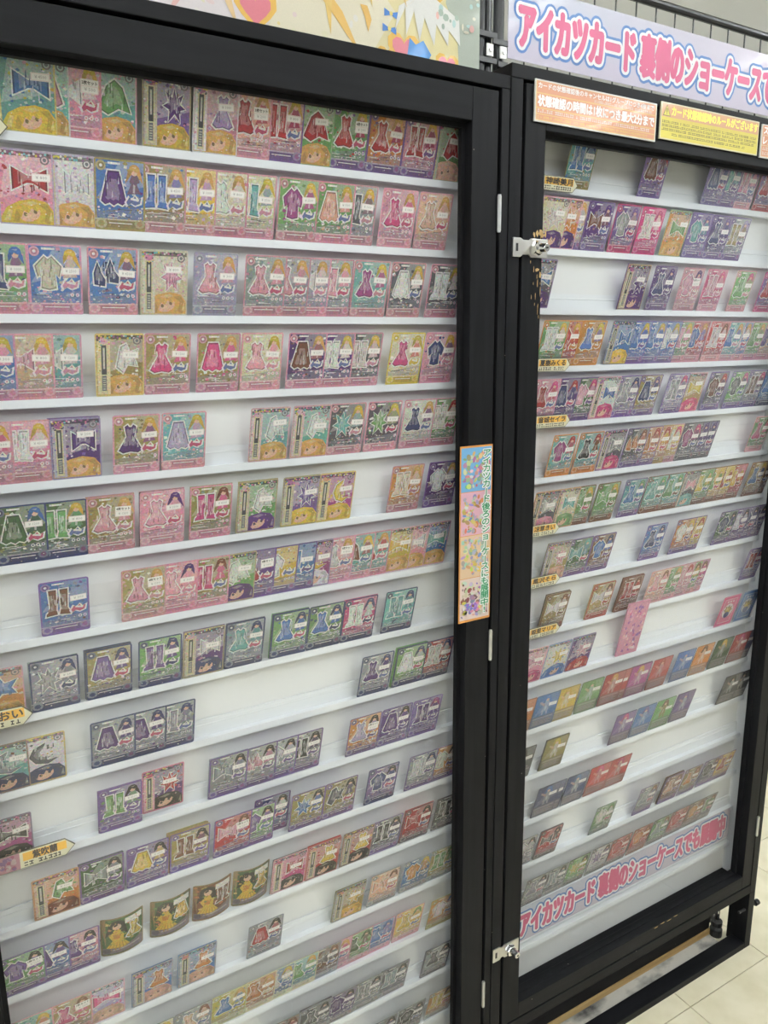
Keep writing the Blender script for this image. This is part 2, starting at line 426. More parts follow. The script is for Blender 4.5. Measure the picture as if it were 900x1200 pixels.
# ------------------------------------------------------------------ wire grid stands behind the cabinets
def grid_panel(label, posts, wires, ztop):
    e = empty('wire_grid', (posts[0], 0.055, 0))
    ox = posts[0]
    tag(e, label, 'wire grid', 'black wire grid stands')
    for p in posts:
        pb = MB().cyl((p - ox, 0, 0.035), (p - ox, 0, ztop + 0.45), 0.0095, 14).build('post', M_TUBE, e, smooth=False)
        MB().cyl((p - ox, 0, 0.0), (p - ox, 0, 0.035), 0.018, 14, r2=0.012).build('foot', M_BLACKP, pb)
    MB().cyl((posts[0] - ox, 0, ztop), (posts[-1] - ox, 0, ztop), 0.0075, 12).build('top_rail', M_TUBE, e)
    for k in range(5):
        zz = 1.965 - 0.40 * k
        MB().cyl((posts[0] - ox, 0.003, zz), (posts[-1] - ox, 0.003, zz), 0.0016, 6).build('cross_wire', M_TUBE, e)
    w = MB().cyl((0, 0, 0.2), (0, 0, ztop), 0.0016, 6).mesh('wire', M_TUBE)
    for x in wires:
        o = bpy.data.objects.new('wire', w); o.location = (x - ox, 0, 0); link(o, e)
    return e
grid_r = grid_panel('black wire grid with round rail carrying the pink lettered banner', (0.8885, 1.668), [0.945 + 0.0525 * i for i in range(14)], 2.146)
grid_l = grid_panel('black wire grid standing behind the yellow poster', (0.849, -0.30), [-0.26 + 0.0525 * i for i in range(21)], 2.46)
MB().cyl((0.867 - 0.849, 0.002, 0.08), (0.867 - 0.849, 0.002, 2.6), 0.0075, 12).build('inner_post', M_TUBE, grid_l)
# clamps tying the two stands together
for x0_, x1_, zc in ((0.8395, 0.8765, 1.984), (0.8395, 0.8765, 2.022), (0.879, 0.8995, 1.982), (0.868, 0.8995, 2.014)):
    k = 0.849
    MB().box(x0_ - k, x1_ - k, -0.0135, -0.0105, zc - 0.0045, zc + 0.0045).build('clamp', M_BLACKP, grid_l, bevel=0.0008)
for xc in (0.861, 0.8885):
    pl = MB().box(xc - 0.849 - 0.0065, xc - 0.849 + 0.0065, -0.0150, -0.0126, 1.990, 2.008).build('clamp_plate', M_PAPER, grid_l)
    MB().cyl((xc - 0.849, -0.0175, 1.999), (xc - 0.849, -0.015, 1.999), 0.0028, 8).build('screw', M_STEEL, pl)

# white wire rack across the aisle, seen as a faint lattice in the door glass
M_WWIRE = mat('white_coated_wire', (0.85, 0.85, 0.85), 0.35)
rack = empty('wire_rack', (2.1, -1.35, 0)); tag(rack, 'white wire mesh rack standing across the aisle from the locked cabinet', 'wire rack')
vw = MB().cyl((0, 0, 0.06), (0, 0, 1.25), 0.0025, 6).mesh('upright_wire', M_WWIRE)
for i in range(29):
    o = bpy.data.objects.new('upright_wire', vw); o.location = (0.05 * i, 0, 0); link(o, rack)
hw = MB().cyl((0, 0.004, 0), (1.4, 0.004, 0), 0.0025, 6).mesh('level_wire', M_WWIRE)
for i in range(24):
    o = bpy.data.objects.new('level_wire', hw); o.location = (0, 0, 0.08 + 0.05 * i); link(o, rack)
for x in (0.0, 1.4):
    MB().cyl((x, 0, 0.06), (x, 0, 1.27), 0.008, 10).build('frame_post', M_WWIRE, rack)
    MB().box(x - 0.012, x + 0.012, -0.18, 0.18, 0, 0.06).build('foot', M_WWIRE, rack)

# ------------------------------------------------------------------ lettering materials and signs
def flat(name, c, rough=0.4):
    return mat(name, c, rough)
T_PINK = flat('ink_pink', (0.50, 0.055, 0.16)); T_WHITE = flat('ink_white', (0.72, 0.72, 0.72)); T_BLUE = flat('ink_blue', (0.03, 0.125, 0.36))
T_GREEN = flat('ink_green', (0.02, 0.22, 0.09)); T_DARK = flat('ink_dark', (0.05, 0.04, 0.04)); T_YEL = flat('ink_yellow', (0.92, 0.78, 0.12)); T_PURP = flat('ink_purple', (0.25, 0.12, 0.5))
T_GREY = flat('ink_grey', (0.45, 0.42, 0.44))

def sheet(mb, x0, x1, z0, z1, y, c0, c1, c2=None, n=12, m=3):
    """printed ground with a soft colour run from c0 to c1 (and c2 at the foot)"""
    for i in range(n):
        for j in range(m):
            t = (i + 0.5) / n; s = (j + 0.5) / m
            c = [c0[k] * (1 - t) + c1[k] * t for k in range(3)]
            if c2: c = [c[k] * s + c2[k] * (1 - s) for k in range(3)]
            xa, xb = x0 + (x1 - x0) * i / n, x0 + (x1 - x0) * (i + 1) / n
            za, zb = z0 + (z1 - z0) * j / m, z0 + (z1 - z0) * (j + 1) / m
            mb.face([(xa, y, za), (xb, y, za), (xb, y, zb), (xa, y, zb)], c)

def pq(mb, pts, y, c):
    mb.face([(x, y, z) for x, z in pts], c)
def el(mb, cx, cz, rx, rz, y, c, n=14, rot=0.0):
    pts = []
    for k in range(n):
        t = 2 * math.pi * k / n; a, b = rx * math.cos(t), rz * math.sin(t)
        pts.append((cx + a * math.cos(rot) - b * math.sin(rot), cz + a * math.sin(rot) + b * math.cos(rot)))
    pq(mb, pts, y, c)
def heart(mb, cx, cz, s, y, c):
    pts = []
    for k in range(18):
        t = 2 * math.pi * k / 18
        pts.append((cx + s * 0.0625 * 16 * math.sin(t) ** 3, cz + s * 0.0625 * (13 * math.cos(t) - 5 * math.cos(2 * t) - 2 * math.cos(3 * t) - math.cos(4 * t))))
    pq(mb, pts[::-1], y, c)

BANNER = 'アイカツカード 裏側のショーケースでも展開中'
def banner(name, label, x0, x1, z0, z1, y, tx0, tx1, tz0, tz1, ink, cat='banner'):
    e = empty(name, (x0, y, z0)); tag(e, label, cat, 'pastel paper banners')
    b = MB().box(0, x1 - x0, 0, 0.0012, 0, z1 - z0, (0.72, 0.72, 0.80))
    sheet(b, 0, x1 - x0, 0, z1 - z0, -0.0001, (0.62, 0.68, 0.82), (0.80, 0.68, 0.82), (0.74, 0.66, 0.82), 16, 4)
    b.build('paper', M_SIGN, e, True)
    a = (tx0 - x0, tx1 - x0, tz0 - z0, tz1 - z0)
    fit_text('lettering_blue_edge', BANNER, *a, -0.0004, T_BLUE, e, 0.06, grow=0.125)
    fit_text('lettering_white_edge', BANNER, *a, -0.0007, T_WHITE, e, 0.06, grow=0.060)
    fit_text('lettering', BANNER, *a, -0.0010, ink, e, 0.052)
    return e
banner('banner', 'long pastel banner with pink lettering on the wire grid above the cabinet', 0.900, 1.80, 1.994, 2.108, 0.0440, 0.924, 1.772, 2.014, 2.084, T_PINK)
banner('banner', 'pastel paper banner with pink lettering inside the cabinet below the lowest cards', 0.930, 1.63, RZ[14] - 0.066, RZ[14] + 0.014, -0.0042, 0.945, 1.612, RZ[14] - 0.055, RZ[14] + 0.003, T_PINK)

# instruction signs on the locked door
def dashes(mb, x0, x1, z0, z1, y, c, seed):
    """rows too small to read: a broken line of character-sized ticks"""
    r = random.Random(seed); x = x0; h = z1 - z0
    while x < x1 - h:
        w = h * r.uniform(0.5, 0.9)
        mb.face([(x, y, z0), (x + w, y, z0), (x + w, y, z0 + h * 0.28), (x, y, z0 + h * 0.28)], c)
        if r.random() < 0.85:
            mb.face([(x, y, z0 + h * 0.7), (x + w, y, z0 + h * 0.7), (x + w, y, z1), (x, y, z1)], c)
        if r.random() < 0.7:
            xm = x + w * r.uniform(0.2, 0.6)
            mb.face([(xm, y - 0.00002, z0), (xm + h * 0.22, y - 0.00002, z0), (xm + h * 0.22, y - 0.00002, z1), (xm, y - 0.00002, z1)], c)
        x += h * (1.0 if r.random() < 0.93 else 1.9)

def door_sign(label, x0, x1, z0, z1):
    e = empty('notice_sign', (x0, YF - 0.0040, z0)); tag(e, label, 'sign', 'notices along the top of the locked door')
    return e, x1 - x0, z1 - z0
ORANGE = (0.82, 0.36, 0.20); PALE = (0.90, 0.70, 0.22); LEMON = (0.90, 0.76, 0.10)
e, w, h = door_sign('orange notice with white lettering beside the steel lock stile', 0.864, 1.136, 1.868, 1.928)
b = MB().box(0, w, 0, 0.0028, 0, h, (0.85, 0.83, 0.78))
b.face([(0.002, -0.0001, 0.002), (w - 0.002, -0.0001, 0.002), (w - 0.002, -0.0001, h - 0.002), (0.002, -0.0001, h - 0.002)], (0.90, 0.62, 0.22))
for za, zb in ((0.0415, 0.0575), (0.0205, 0.0400), (0.0118, 0.0190), (0.0035, 0.0105)):
    b.face([(0.0035, -0.0002, za), (w - 0.0035, -0.0002, za), (w - 0.0035, -0.0002, zb), (0.0035, -0.0002, zb)], ORANGE)
dashes(b, 0.125, 0.262, 0.0425, 0.0460, -0.0003, (0.92, 0.85, 0.75), 3)
dashes(b, 0.006, 0.260, 0.0135, 0.0180, -0.0003, (0.92, 0.85, 0.75), 4)
dashes(b, 0.006, 0.255, 0.0055, 0.0085, -0.0003, (0.92, 0.70, 0.15), 5)
b.build('plate', M_SIGN, e, True)
fit_text('lettering', 'カードの状態確認後のキャンセルは1グループにつき4枚まで', 0.006, w - 0.008, 0.0475, 0.0560, -0.0005, T_WHITE, e, 0.025)
fit_text('lettering', '状態確認の時間は1枚につき最大2分まで', 0.006, w - 0.006, 0.0225, 0.0382, -0.0005, T_WHITE, e, 0.045)
e, w, h = door_sign('yellow notice with orange headline and warning triangle between two orange notices', 1.1465, 1.4175, 1.875, 1.934)
b = MB().box(0, w, 0, 0.0028, 0, h, (0.86, 0.80, 0.52))
b.face([(0.002, -0.0001, 0.002), (w - 0.002, -0.0001, 0.002), (w - 0.002, -0.0001, h - 0.002), (0.002, -0.0001, h - 0.002)], LEMON)
b.face([(0.002, -0.0002, 0.036), (w - 0.002, -0.0002, 0.036), (w - 0.002, -0.0002, h - 0.002), (0.002, -0.0002, h - 0.002)], (0.84, 0.46, 0.24))
for k, (xa, xb, zz) in enumerate(((0.03, 0.22, 0.0315), (0.004, 0.266, 0.0265), (0.004, 0.266, 0.0205), (0.004, 0.262, 0.0145), (0.03, 0.235, 0.0075))):
    dashes(b, xa, xb, zz, zz + 0.0036, -0.0003, (0.85, 0.62, 0.15) if k == 0 else (0.16, 0.13, 0.05), 20 + k)
b.face([(0.005, -0.0003, 0.0375), (0.024, -0.0003, 0.0375), (0.0145, -0.0003, 0.0555)], (0.10, 0.09, 0.03))
b.face([(0.0066, -0.0004, 0.0384), (0.0224, -0.0004, 0.0384), (0.0145, -0.0004, 0.0536)], (0.92, 0.80, 0.10))
b.face([(0.0137, -0.0005, 0.0425), (0.0153, -0.0005, 0.0425), (0.0157, -0.0005, 0.0495), (0.0133, -0.0005, 0.0495)], (0.1, 0.09, 0.03))
b.face([(0.0137, -0.0005, 0.0397), (0.0153, -0.0005, 0.0397), (0.0153, -0.0005, 0.0415), (0.0137, -0.0005, 0.0415)], (0.1, 0.09, 0.03))
b.build('plate', M_SIGN, e, True)
fit_text('lettering', 'カード状態確認時のルールがございます', 0.027, w - 0.005, 0.0395, 0.0545, -0.0006, T_YEL, e, 0.04)
e, w, h = door_sign('orange notice mounted past the yellow warning notice', 1.4265, 1.640, 1.873, 1.932)
b = MB().box(0, w, 0, 0.0028, 0, h, (0.85, 0.83, 0.78))
b.face([(0.002, -0.0001, 0.002), (w - 0.002, -0.0001, 0.002), (w - 0.002, -0.0001, h - 0.002), (0.002, -0.0001, h - 0.002)], (0.88, 0.66, 0.40))
for za, zb in ((0.041, 0.057), (0.023, 0.0395), (0.0035, 0.0215)):
    b.face([(0.0035, -0.0002, za), (w - 0.0035, -0.0002, za), (w - 0.0035, -0.0002, zb), (0.0035, -0.0002, zb)], ORANGE)
dashes(b, 0.006, w - 0.01, 0.014, 0.0195, -0.0003, (0.92, 0.85, 0.75), 8)
dashes(b, 0.006, w - 0.02, 0.006, 0.0110, -0.0003, (0.92, 0.85, 0.75), 9)
b.build('plate', M_SIGN, e, True)
fit_text('lettering', 'スタ', 0.006, 0.034, 0.0425, 0.0555, -0.0005, T_WHITE, e, 0.04)
fit_text('lettering', 'レジ', 0.006, 0.034, 0.0245, 0.0380, -0.0005, T_WHITE, e, 0.04)

# vertical sticker strip on the hinge stile
e = empty('sticker_strip', (0.7315, YF - 0.0016, 1.071)); tag(e, 'tall narrow sticker strip with green vertical lettering on the hinge stile', 'sticker')
w, h = 0.0655, 0.300
b = MB().box(0, w, 0, 0.0012, 0, h, (0.85, 0.36, 0.08))
pics = [((0.20, 0.50, 0.85), (0.85, 0.80, 0.30), (0.45, 0.65, 0.35), (0.75, 0.30, 0.50)),
        ((0.88, 0.50, 0.62), (0.90, 0.75, 0.25), (0.35, 0.55, 0.85), (0.85, 0.45, 0.15)),
        ((0.88, 0.62, 0.40), (0.92, 0.78, 0.20), (0.45, 0.70, 0.70), (0.80, 0.55, 0.70)),
        ((0.90, 0.72, 0.66), (0.45, 0.28, 0.60), (0.35, 0.16, 0.12), (0.90, 0.85, 0.60))]
r = random.Random(11)
for k in range(4):
    z1 = h - 0.003 - k * 0.0735; z0 = z1 - 0.0725
    b.face([(0.002, -0.0001, z0), (w - 0.002, -0.0001, z0), (w - 0.002, -0.0001, z1), (0.002, -0.0001, z1)], pics[k][0])
    for q in range(90):
        c = pics[k][1 + q % 3]
        if r.random() < 0.25: c = (0.92, 0.84, 0.76)
        c = tuple(x * r.uniform(0.45, 1.1) for x in c)
        el(b, r.uniform(0.006, 0.058), r.uniform(z0 + 0.006, z1 - 0.006), r.uniform(0.0015, 0.0045), r.uniform(0.0015, 0.006), -0.0002 - 0.000003 * q, c, 8, r.uniform(0, 3))
for q in range(14):
    el(b, r.uniform(0.010, 0.046), r.uniform(0.012, 0.035), r.uniform(0.002, 0.005), r.uniform(0.002, 0.004), -0.0007, [(0.9, 0.8, 0.15), (0.15, 0.45, 0.8), (0.85, 0.3, 0.45), (0.9, 0.9, 0.9)][q % 4], 8)
b.build('print', M_SIGN, e, True)
VT = 'アイカツカード後ろのショーケースにも展開中!'
VT = VT.replace('ー', '|')
fit_text('lettering_white_edge', VT, 0.0445, 0.0615, 0.012, 0.292, -0.0010, T_WHITE, e, 0.03, True, grow=0.13)
fit_text('lettering', VT, 0.0445, 0.0615, 0.012, 0.292, -0.0014, T_GREEN, e, 0.03, True)
fit_text('emblem', 'アイカ', 0.014, 0.036, 0.021, 0.033, -0.0012, T_PURP, e, 0.06)

# poster over the hinged cabinet
PX0, PZ0 = -0.30, 1.928
e = empty('poster', (PX0, 0.0400, PZ0)); tag(e, 'glossy yellow poster with hearts and blue bows above the hinged cabinet', 'poster')
b = MB()
W_, H_ = 0.8385 - PX0, 0.50
b.box(0, W_, 0, 0.002, 0, H_, (0.85, 0.8, 0.5))
sheet(b, 0, W_, 0, H_, -0.0001, (0.86, 0.80, 0.74), (0.88, 0.76, 0.34), None, 20, 6)
def at(x, z): return x - PX0, z - PZ0
def P(pts, y, c): pq(b, [at(*p) for p in pts], y, c)
P([(0.30, 1.93), (0.47, 1.93), (0.50, 2.02), (0.45, 2.20), (0.20, 2.20)], -0.0002, (0.88, 0.80, 0.80))
P([(0.46, 1.93), (0.62, 1.93), (0.68, 2.02), (0.60, 2.10), (0.50, 2.04)], -0.0003, (0.92, 0.84, 0.62))
P([(0.425, 2.02), (0.44, 1.985), (0.462, 1.995), (0.468, 2.03)], -0.0004, (0.10, 0.50, 0.80))
for (cx, cz, s) in ((0.455, 1.985, 0.026), (0.445, 2.06, 0.03), (0.695, 1.972, 0.024), (0.742, 2.066, 0.03), (0.665, 1.957, 0.015), (0.775, 1.962, 0.018)):
    x, z = at(cx, cz); q_ = int(cx * 100) % 9 * 6e-6; heart(b, x, z, s * 1.25, -0.0005 - q_, (0.90, 0.52, 0.06)); heart(b, x, z, s * 0.9, -0.0006 - q_, (0.82, 0.20, 0.25))
for (xa, za, xb, zb, w0, cc) in ((0.52, 2.06, 0.62, 1.95, 0.012, (0.90, 0.55, 0.12)), (0.55, 2.08, 0.57, 1.97, 0.008, (0.92, 0.62, 0.16)), (0.38, 2.05, 0.43, 1.95, 0.008, (0.90, 0.62, 0.30)), (0.60, 2.10, 0.64, 2.02, 0.010, (0.92, 0.66, 0.18)), (0.36, 2.01, 0.33, 1.95, 0.006, (0.85, 0.5, 0.45)), (0.625, 2.02, 0.632, 1.985, 0.006, (0.85, 0.50, 0.10)), (0.66, 2.10, 0.70, 2.03, 0.007, (0.90, 0.60, 0.2))):
    P([(xa - w0, za), (xa + w0, za), ((xa + xb) / 2 + w0 * 1.6, (za + zb) / 2), (xb, zb), ((xa + xb) / 2 - w0 * 0.2, (za + zb) / 2)], -0.0007 - 0.00001 * int(xa * 50), cc)
for cx, cz in ((0.672, 2.017), (0.669, 1.996)):
    P([(cx - 0.012, cz + 0.006), (cx, cz + 0.001), (cx + 0.012, cz + 0.004), (cx + 0.012, cz - 0.007), (cx, cz - 0.002), (cx - 0.012, cz - 0.005)], -0.0008, (0.04, 0.22, 0.66))
    x, z = at(cx, cz); el(b, x, z, 0.003, 0.003, -0.0009, (0.92, 0.75, 0.2))
P([(0.700, 1.962), (0.722, 1.964), (0.735, 1.958), (0.745, 1.972), (0.730, 1.99), (0.716, 1.982), (0.705, 1.99)], -0.0008, (0.05, 0.30, 0.75))
for k in range(6):       # white feathers
    t = -0.9 + 0.32 * k
    P([(0.735, 2.06), (0.725 + 0.05 * math.sin(t), 2.03), (0.745 + 0.085 * math.sin(t), 1.985 + 0.012 * abs(t)), (0.752 + 0.07 * math.sin(t), 2.03)], -0.0010 - 0.00002 * k, (0.90, 0.89, 0.84))
P([(0.800, 1.93), (0.8385, 1.93), (0.8385, 2.30), (0.780, 2.30), (0.772, 2.05), (0.795, 2.005)], -0.00035, (0.42, 0.47, 0.38))
r = random.Random(5)
for q in range(36):
    x, z = at(r.uniform(0.755, 0.835), r.uniform(2.01, 2.10)); el(b, x, z, r.uniform(0.002, 0.006), r.uniform(0.002, 0.006), -0.0012 - q * 1e-6, [(0.8, 0.45, 0.4), (0.5, 0.72, 0.70), (0.86, 0.8, 0.62), (0.4, 0.5, 0.4)][q % 4], 7)
for q in range(40):
    x, z = at(r.uniform(0.30, 0.70), r.uniform(1.94, 2.08)); el(b, x, z, r.uniform(0.002, 0.007), r.uniform(0.002, 0.005), -0.00036 - q * 1e-6, [(0.92, 0.74, 0.3), (0.92, 0.88, 0.8), (0.9, 0.7, 0.68), (0.88, 0.82, 0.55)][q % 4], 8, r.uniform(0, 3))
b.build('print', M_SIGN, e, True)

# ------------------------------------------------------------------ trading cards
PAL = {'p': ((0.80, 0.42, 0.52), 'pink'), 'P': ((0.72, 0.13, 0.33), 'hot pink'), 'm': ((0.48, 0.12, 0.36), 'magenta'), 'r': ((0.58, 0.08, 0.09), 'red'),
       'w': ((0.82, 0.81, 0.80), 'white'), 'c': ((0.80, 0.72, 0.55), 'cream'), 'y': ((0.80, 0.60, 0.14), 'yellow'), 'o': ((0.72, 0.34, 0.11), 'orange'),
       'a': ((0.50, 0.40, 0.18), 'gold'), 'g': ((0.27, 0.48, 0.22), 'green'), 'G': ((0.12, 0.22, 0.10), 'dark green'), 't': ((0.26, 0.55, 0.53), 'teal'),
       'b': ((0.14, 0.29, 0.62), 'blue'), 'B': ((0.08, 0.10, 0.26), 'navy'), 'v': ((0.30, 0.20, 0.46), 'violet'), 'V': ((0.17, 0.07, 0.30), 'deep purple'),
       'l': ((0.56, 0.48, 0.70), 'lavender'), 's': ((0.42, 0.43, 0.47), 'silver'), 'd': ((0.18, 0.17, 0.20), 'dark grey'), 'k': ((0.05, 0.045, 0.05), 'black'),
       'n': ((0.30, 0.13, 0.08), 'brown'), 'e': ((0.82, 0.54, 0.42), 'peach'), '.': ((0.8, 0.8, 0.8), '')}
ITEM = {'D': 'dress', 'S': 'skirt', 'T': 'jacket', 'O': 'boots', 'H': 'bow', 'W': 'wing', 'F': 'shoes', 'M': 'crescent', 'X': 'starburst', 'C': 'cape'}
SHAPE = {
    'D': [[(.38, 1), (.45, .92), (.55, .92), (.62, 1), (.74, .93), (.66, .58), (1, .10), (.82, .0), (.5, .05), (.18, 0), (0, .10), (.34, .58), (.26, .93)]],
    'S': [[(.28, 1), (.72, 1), (1, .12), (.84, .02), (.66, .08), (.5, 0), (.34, .08), (.16, .02), (0, .12)]],
    'T': [[(.36, 1), (.5, .9), (.64, 1), (1, .70), (.90, .38), (.74, .52), (.78, .05), (.5, 0), (.22, .05), (.26, .52), (.10, .38), (0, .70)]],
    'O': [[(.12, 1), (.44, 1), (.42, .25), (.46, .04), (.0, 0), (.02, .10), (.18, .25)], [(.58, 1), (.90, 1), (.86, .25), (1, .10), (.98, 0), (.54, .04), (.60, .25)]],
    'H': [[(0, .85), (.42, .62), (.58, .62), (1, .85), (1, .2), (.58, .42), (.42, .42), (0, .2)]],
    'W': [[(0, .2), (.2, .9), (.45, 1), (.6, .7), (1, .82), (.8, .5), (.95, .22), (.5, .3), (.3, 0)]],
    'F': [[(0, .55), (.15, .9), (.3, .55), (.46, .35), (.44, .15), (.02, .2)], [(.5, .65), (.66, 1), (.8, .65), (1, .45), (.98, .25), (.52, .3)]],
    'M': [[(.55, 1), (.15, .8), (0, .45), (.2, .12), (.6, 0), (.98, .2), (.62, .16), (.36, .35), (.34, .65), (.52, .88)]],
    'X': [[(.5, 1), (.6, .68), (.92, .86), (.74, .55), (1, .42), (.70, .36), (.78, .02), (.52, .26), (.24, 0), (.30, .36), (0, .46), (.27, .58), (.12, .90), (.42, .70)]],
    'C': [[(.5, 1), (.75, .8), (1, .1), (.62, .2), (.3, 0), (0, .15), (.25, .8)]]}
CW, CH, CT = 0.0615, 0.0845, 0.00028
EPS = 0.000007
SKIN = (0.78, 0.50, 0.38)

def mixc(a, b, t): return tuple(a[k] * (1 - t) + b[k] * t for k in range(3))
def jit(c, r, s=0.12):
    k = 1 + r.uniform(-s, s); return tuple(max(0.01, min(0.9, x * k * (1 + r.uniform(-s, s) * 0.6))) for x in c)

class Card(MB):
    def lay(self, pts, c, k):
        """flat print on the card face, u and v in card fractions"""
        self.face([(u * CW, -CT - EPS * k, v * CH) for u, v in pts], c)
    def rect(self, u0, u1, v0, v1, c, k): self.lay([(u0, v0), (u1, v0), (u1, v1), (u0, v1)], c, k)
    def ell(self, u, v, ru, rv, c, k, n=10, rot=0.0):
        pts = []
        for i in range(n):
            t = 2 * math.pi * i / n; a, b_ = ru * math.cos(t) * CW, rv * math.sin(t) * CH
            pts.append((u + (a * math.cos(rot) - b_ * math.sin(rot)) / CW, v + (a * math.sin(rot) + b_ * math.cos(rot)) / CH))
        self.lay(pts, c, k)
    def shape(self, code, u0, u1, v0, v1, c, r, k, edge=(0.84, 0.83, 0.80), w=0.035):
        for pts in SHAPE[code]:
            q = [(u0 + (u1 - u0) * a, v0 + (v1 - v0) * b_) for a, b_ in pts]
            q = q[::-1] if sum(q[i][0] * q[(i + 1) % len(q)][1] - q[(i + 1) % len(q)][0] * q[i][1] for i in range(len(q))) < 0 else q
            n = len(q); out = []
            for i in range(n):      # outward offset for the white cut-out edge
                ax, ay = q[i - 1]; bx, by = q[i]; cx, cy = q[(i + 1) % n]
                n1 = (by - ay, ax - bx); n2 = (cy - by, bx - cx)
                l1 = math.hypot(*n1) or 1; l2 = math.hypot(*n2) or 1
                nx, ny = n1[0] / l1 + n2[0] / l2, n1[1] / l1 + n2[1] / l2
                ln = math.hypot(nx, ny) or 1; s = min(1.6, 2 / max(ln * ln, 0.5)) if ln else 1
                out.append((min(0.98, max(0.02, bx + nx * w * s * 0.75)), min(0.98, max(0.02, by + ny * w * s * 0.6))))
            self.lay(out, edge, k); self.lay(q, mixc(c, (0.03, 0.02, 0.04), 0.6), k + 1)
            gx = sum(p[0] for p in q) / n; gy = sum(p[1] for p in q) / n
            self.lay([((p[0] - gx) * 0.9 + gx, (p[1] - gy) * 0.93 + gy) for p in q], c, k + 1.5)
            mx = sum(p[0] for p in q) / n; my = sum(p[1] for p in q) / n
            sm = [((p[0] - mx) * 0.62 + mx - 0.01, (p[1] - my) * 0.62 + my + 0.02) for p in q]
            self.lay(sm, mixc(c, (0.9, 0.85, 0.85), 0.22), k + 2)
            for _ in range(11):
                a = r.uniform(u0 + 0.15 * (u1 - u0), u1 - 0.2 * (u1 - u0)); b_ = r.uniform(v0 + 0.1 * (v1 - v0), v1 - 0.25 * (v1 - v0))
                self.lay([(a, b_), (a + 0.03, b_ + 0.01), (a + 0.02, b_ + 0.10), (a + 0.005, b_ + 0.08)], mixc(c, (0.02, 0.02, 0.03), 0.5) if r.random() < .6 else mixc(c, (0.9, 0.9, 0.9), 0.6), k + 3)
    def speck(self, n, u0, u1, v0, v1, cols, r, k, s=0.03):
        for _ in range(n):
            u, v = r.uniform(u0, u1), r.uniform(v0, v1); a = r.uniform(0.4, 1) * s
            t = r.uniform(0, 1.57)
            d = [(math.cos(t + 1.5708 * i) * a, math.sin(t + 1.5708 * i) * a * 0.75 * r.uniform(0.5, 1)) for i in range(4)]
            self.lay([(min(.985, max(.015, u + x)), min(.985, max(.015, v + y))) for x, y in d], jit(r.choice(cols), r), k)
    def body(self, c, back=(0.5, 0.5, 0.52)):
        k = 0.045; kv = 0.033
        o = [(k, 0), (1 - k, 0), (1 - k * .3, kv * .3), (1, kv), (1, 1 - kv), (1 - k * .3, 1 - kv * .3), (1 - k, 1), (k, 1), (k * .3, 1 - kv * .3), (0, 1 - kv), (0, kv), (k * .3, kv * .3)]
        self.prism([(u * CW, v * CH) for u, v in o], -CT, 0, c)

def small_figure(m, r, u, v, hair, dress, k, s=1.0):
    lo, hi = mixc(hair, (0.05, 0.03, 0.05), 0.35), mixc(hair, (0.9, 0.85, 0.7), 0.3)
    m.ell(u, v + 0.005, 0.115 * s, 0.085 * s, hair, k, 10)
    for d in (-1, 1):
        t = r.uniform(0.7, 1.3)
        m.lay([(u + d * 0.05 * s, v + 0.03 * s), (u + d * 0.13 * s, v - 0.02 * s), (u + d * 0.17 * s * t, v - 0.17 * s * t), (u + d * 0.07 * s, v - 0.07 * s)][::d], hair if d > 0 else lo, k)
    m.lay([(u - 0.05 * s, v - 0.05 * s), (u - 0.10 * s, v - 0.16 * s), (u - 0.06 * s, v - 0.18 * s), (u - 0.15 * s, v - 0.33 * s), (u + 0.13 * s, v - 0.31 * s), (u + 0.05 * s, v - 0.18 * s), (u + 0.11 * s, v - 0.14 * s), (u + 0.05 * s, v - 0.05 * s)], dress, k + 1)
    m.lay([(u - 0.03 * s, v - 0.30 * s), (u - 0.02 * s, v - 0.18 * s), (u + 0.02 * s, v - 0.20 * s), (u + 0.01 * s, v - 0.31 * s)], mixc(dress, (0.9, 0.9, 0.9), 0.5), k + 2)
    m.ell(u, v - 0.020 * s, 0.064 * s, 0.050 * s, SKIN, k + 2, 9)
    m.lay([(u - 0.10 * s, v + 0.02 * s), (u - 0.05 * s, v - 0.03 * s), (u - 0.02 * s, v + 0.008 * s), (u + 0.05 * s, v - 0.022 * s), (u + 0.10 * s, v + 0.02 * s), (u + 0.05 * s, v + 0.08 * s), (u - 0.05 * s, v + 0.08 * s)], hair, k + 3)
    m.lay([(u - 0.06 * s, v + 0.05 * s), (u + 0.02 * s, v + 0.03 * s), (u + 0.06 * s, v + 0.06 * s)], hi, k + 4)

